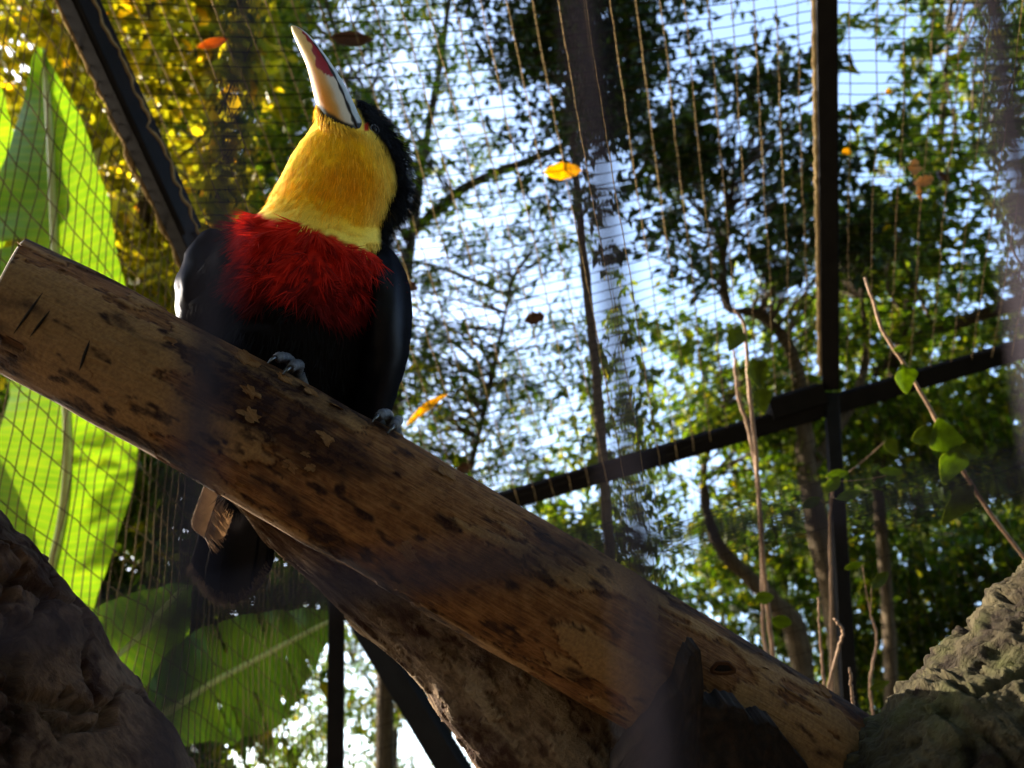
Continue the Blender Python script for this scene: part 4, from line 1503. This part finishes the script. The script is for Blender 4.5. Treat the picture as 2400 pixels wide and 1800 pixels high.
# ------------------------------------------------------------------ leaves lying on the roof mesh
def surf_at(S, px, py):
    s, t = np.meshgrid(np.linspace(0, 1, 120), np.linspace(-0.3, 1, 160))
    p = S(s, t)
    x, y, z = proj(p)
    k = np.argmin(((x - px) ** 2 + (y - py) ** 2).ravel())
    return p.reshape(-1, 3)[k]


def blade(c, ax, sd2, L, W, curl=0.15, n=14, m=7, heart=False, jag=0.0, seed=0):
    t = np.linspace(0, 1, n)
    if heart:
        prof = np.sqrt(np.clip(1 - (2 * (t / 0.62) - 1) ** 2, 0, 1)) * (t < 0.31) + (t >= 0.31) * np.clip((1 - t) / 0.69, 0, 1) ** 0.75
    else:
        prof = np.sin(t * math.pi) ** 0.75
    prof = np.maximum(prof, 0.02) * (1 + jag * (vnoise(np.stack([t * 14 + seed, 0 * t, 0 * t], -1), seed) - 0.5))
    u = np.linspace(-1, 1, m)
    nm = nrm(np.cross(ax, sd2))
    back = np.clip(0.16 * (1 - np.abs(np.abs(u) - 0.5) * 2), 0, 1)[None] * (np.exp(-t * 9))[:, None] if heart else 0
    a = (t[:, None] - 0.5 - back) * L
    v = c + ax * a[..., None] + sd2 * (u[None] * (prof * W / 2)[:, None])[..., None] + nm * (np.abs(u)[None] * prof[:, None] * W * 0.15 + (curl * L * (t - 0.5) ** 2)[:, None])[..., None]
    v2 = v - nm * 0.0004
    f = gridfaces(n, m, False)
    return np.vstack([v.reshape(-1, 3), v2.reshape(-1, 3)]), np.vstack([f, f[:, ::-1] + n * m])


def net_leaf(px, py, Lp, Wp, angle, mat, label, S=None, curl=0.15, jag=0.2, stalk=True, lift=0.003, grp='fallen leaves on the roof mesh'):
    S = S or (SA if px < 1945 else SB)
    c = surf_at(S, px, py)
    d = proj(c)[2]
    c = P(px, py, d + lift)
    a = math.radians(angle)
    ax = nrm(RV * math.cos(a) + UV_ * math.sin(a) + FV * 0.25)
    sd2 = nrm(-RV * math.sin(a) + UV_ * math.cos(a) + FV * 0.3)
    v, f = blade(c, ax, sd2, Lp * d / F, Wp * d / F, curl, jag=jag, seed=int(px))
    o = mk('fallen_leaf', v, f, M[mat], label=label, cat='leaf', group=grp)
    if stalk:
        L = Lp * d / F
        cv = spline(np.array([c - ax * L * 0.5, c - ax * L * 0.62 - UV_ * 0.002, c - ax * L * 0.75 - UV_ * 0.006]), 8)
        v, f, uv = tube(cv, 0.0009, 5)
        mk('leaf_stalk', v, f, M['stem'], parent=o)
    return o


net_leaf(1320, 401, 92, 40, 178, 'leaf_yellow', 'bright yellow oval leaf lying on the roof mesh by the dark narrow tree')
net_leaf(825, 96, 100, 44, 4, 'leaf_brown', 'dark curled dead leaf on the roof mesh beside the bill tip', curl=0.3)
net_leaf(500, 105, 75, 32, 22, 'leaf_orange', 'orange-brown leaf on the roof mesh over the lime tree', curl=0.2)
net_leaf(568, 546, 72, 22, 4, 'leaf_yellow', 'narrow yellow leaf poking out behind the toucan shoulder')
net_leaf(1000, 955, 125, 20, 38, 'leaf_yellow', 'long curved yellow leaf caught in the mesh beside the toucan belly', curl=-0.5)
net_leaf(1252, 748, 52, 34, 15, 'leaf_brown', 'small black curled leaf on the roof mesh before the lacy tree', curl=0.3, jag=0.8)
net_leaf(966, 672, 26, 34, 60, 'leaf_brown', 'tiny brown scrap of leaf beside the toucan wing', jag=0.9)
net_leaf(1087, 1100, 44, 24, 28, 'leaf_brown', 'dark shrivelled leaf resting low on the mesh just over the perch log', curl=0.4, jag=0.6)
net_leaf(1984, 356, 26, 22, 10, 'leaf_yellow', 'small golden square-ish leaf snagged against the rafter', stalk=False)
net_leaf(2082, 215, 18, 14, 40, 'leaf_yellow', 'tiny golden leaf high in the bay beyond the rafter', stalk=False)
for k, (x, y, L, W, a, m, lb) in enumerate([(2143, 395, 46, 26, 80, 'leaf_tan', 'upper pale crumpled leaf of the tan dead clump'), (2160, 428, 60, 30, 20, 'leaf_tan', 'widest crumpled leaf of the tan dead clump'),
                                            (2205, 415, 48, 26, -20, 'leaf_brown', 'browner outer leaf of the tan dead clump'), (2152, 452, 40, 18, -70, 'leaf_tan', 'lowest hanging leaf of the tan dead clump')]):
    net_leaf(x, y, L, W, a, m, lb, curl=0.5, jag=0.9, grp='dead tan leaves clumped on the mesh')


# ------------------------------------------------------------------ vines and saplings inside the aviary
def sapling(name, rows, label, cat, leaves, group=None, mat='stem'):
    """rows: px,py,depth,radius px from the base up; leaves: px,py,length px,width px,angle,material"""
    c, r = pxpath(rows, 60)
    foot = np.array([c[0][0], c[0][1], 0.0])
    o = empty(name, foot, label, cat, group)
    if c[0][2] > 0.02:
        c = np.vstack([np.linspace(foot, c[0], 14)[:-1], c])
        r = np.concatenate([np.full(13, r[0]), r])
    wob = (fbm(np.linspace(0, 24, len(c))[:, None] * np.ones(3), 2, len(rows)) - 0.5)
    c = c + RV * (wob * 0.003)[:, None]
    node = 1 + 0.12 * (np.sin(np.linspace(0, 55, len(c))) > 0.9)
    v, f, uv = tube(c, r * node, 8)
    mk('stem', v, f, M[mat], parent=o)
    for (x, y, L, W, a, m, heart) in leaves:
        near = c[np.argmin((proj(c)[0] - x) ** 2 + (proj(c)[1] - y) ** 2)]
        d = proj(near)[2]
        cc = P(x, y, d - 0.01)
        aa = math.radians(a)
        ax = nrm(RV * math.cos(aa) + UV_ * math.sin(aa) + FV * rng.uniform(-0.3, 0.3))
        sd2 = nrm(-RV * math.sin(aa) + UV_ * math.cos(aa) + FV * rng.uniform(-0.25, 0.25))
        v, f = blade(cc, ax, sd2, L * d / F, W * d / F, 0.25, 18, 9, heart)
        lf = mk('leaf', v, f, M[m], parent=o)
        b = cc - ax * L * d / F * 0.45
        v, f, uv = tube(spline(np.array([near, (near + b) / 2 - UV_ * 0.004, b]), 8), 0.0007, 5)
        mk('leaf_stalk', v, f, M[mat], parent=lf)
    return o


sapling('vine', [(2560, 1560, 1.0, 5), (2420, 1335, 1.0, 5), (2330, 1215, 1.0, 5), (2252, 1095, 1.0, 5), (2195, 985, 1.0, 4.5), (2128, 870, 1.0, 4), (2066, 768, 1.0, 4), (2045, 700, 1.0, 3.5), (2026, 650, 1.0, 3)],
        'reddish climbing vine with heart-shaped green leaves crossing the back rail', 'vine',
        [(2118, 893, 62, 66, -80, 'vine_leaf', True), (2108, 818, 34, 16, 15, 'vine_leaf', False), (2205, 1018, 80, 84, 100, 'vine_leaf', True), (2160, 1020, 64, 44, 200, 'vine_leaf_dim', False), (2258, 1058, 78, 40, -12, 'vine_leaf_dim', False),
         (2222, 1095, 86, 74, -105, 'vine_leaf', True), (2235, 1188, 100, 62, -125, 'vine_leaf_dim', True)])
sapling('sapling', [(1830, 1700, 1.3, 6), (1808, 1500, 1.3, 6), (1785, 1280, 1.3, 6), (1775, 1100, 1.3, 5), (1755, 900, 1.3, 5), (1745, 770, 1.3, 4), (1722, 725, 1.3, 4)],
        'tall pinkish-brown bare sapling stem crossing the back rail beside the rafter', 'sapling',
        [(1775, 880, 70, 56, -70, 'vine_leaf_dim', True), (1720, 800, 60, 46, 240, 'vine_leaf_dim', True), (1790, 1400, 44, 30, 190, 'vine_leaf', False), (1830, 1455, 50, 34, -10, 'vine_leaf', False)], 'bare stems in the aviary')
sapling('sapling', [(1790, 1500, 1.35, 5), (1780, 1180, 1.35, 5), (1755, 1010, 1.35, 4.5), (1730, 930, 1.35, 4), (1720, 820, 1.35, 3)],
        'thinner bare stem twined against the tall pinkish sapling', 'sapling', [(1785, 940, 60, 50, -80, 'vine_leaf_dim', True)], 'bare stems in the aviary')
sapling('sapling', [(1935, 1720, 0.9, 4), (1945, 1600, 0.9, 4), (1965, 1520, 0.9, 3.5), (1975, 1480, 0.9, 3), (1955, 1450, 0.9, 2.5)], 'forked pinkish twig standing just behind the perch log', 'sapling', [], 'bare stems in the aviary')
sapling('sapling', [(1935, 1640, 0.95, 4), (1928, 1560, 0.95, 3.5), (1920, 1460, 0.95, 3), (1918, 1400, 0.95, 2.5)], 'straight pale twig next to the forked pinkish twig', 'sapling', [], 'bare stems in the aviary')
sapling('sapling', [(2002, 1680, 0.7, 4), (1996, 1620, 0.7, 3.5), (1992, 1565, 0.7, 3)], 'short snapped sunlit twig sticking up behind the perch log', 'twig', [])
sapling('sapling', [(2050, 1720, 1.1, 3.5), (2040, 1600, 1.1, 3.5), (2055, 1500, 1.1, 3), (2040, 1440, 1.1, 2.5)], 'slim leafy seedling rising between the perch log and gnarled stump', 'sapling',
        [(2060, 1605, 50, 18, 30, 'vine_leaf_dim', False), (2060, 1360, 60, 26, 35, 'vine_leaf_dim', False), (2000, 1325, 44, 20, 200, 'vine_leaf', False)])
sapling('sapling', [(1950, 1700, 1.25, 4), (1948, 1400, 1.25, 4), (1945, 1220, 1.25, 3.5), (1955, 1130, 1.25, 3)], 'young bright-leaved seedling climbing the wall post', 'sapling',
        [(1960, 1112, 56, 22, 10, 'vine_leaf', False), (1950, 1135, 50, 30, 240, 'vine_leaf', False), (1985, 1162, 70, 24, 12, 'vine_leaf', False), (1900, 1180, 56, 24, 200, 'vine_leaf_dim', False), (2085, 1105, 60, 22, 175, 'vine_leaf', False), (2090, 1050, 50, 34, -60, 'vine_leaf_dim', True)])
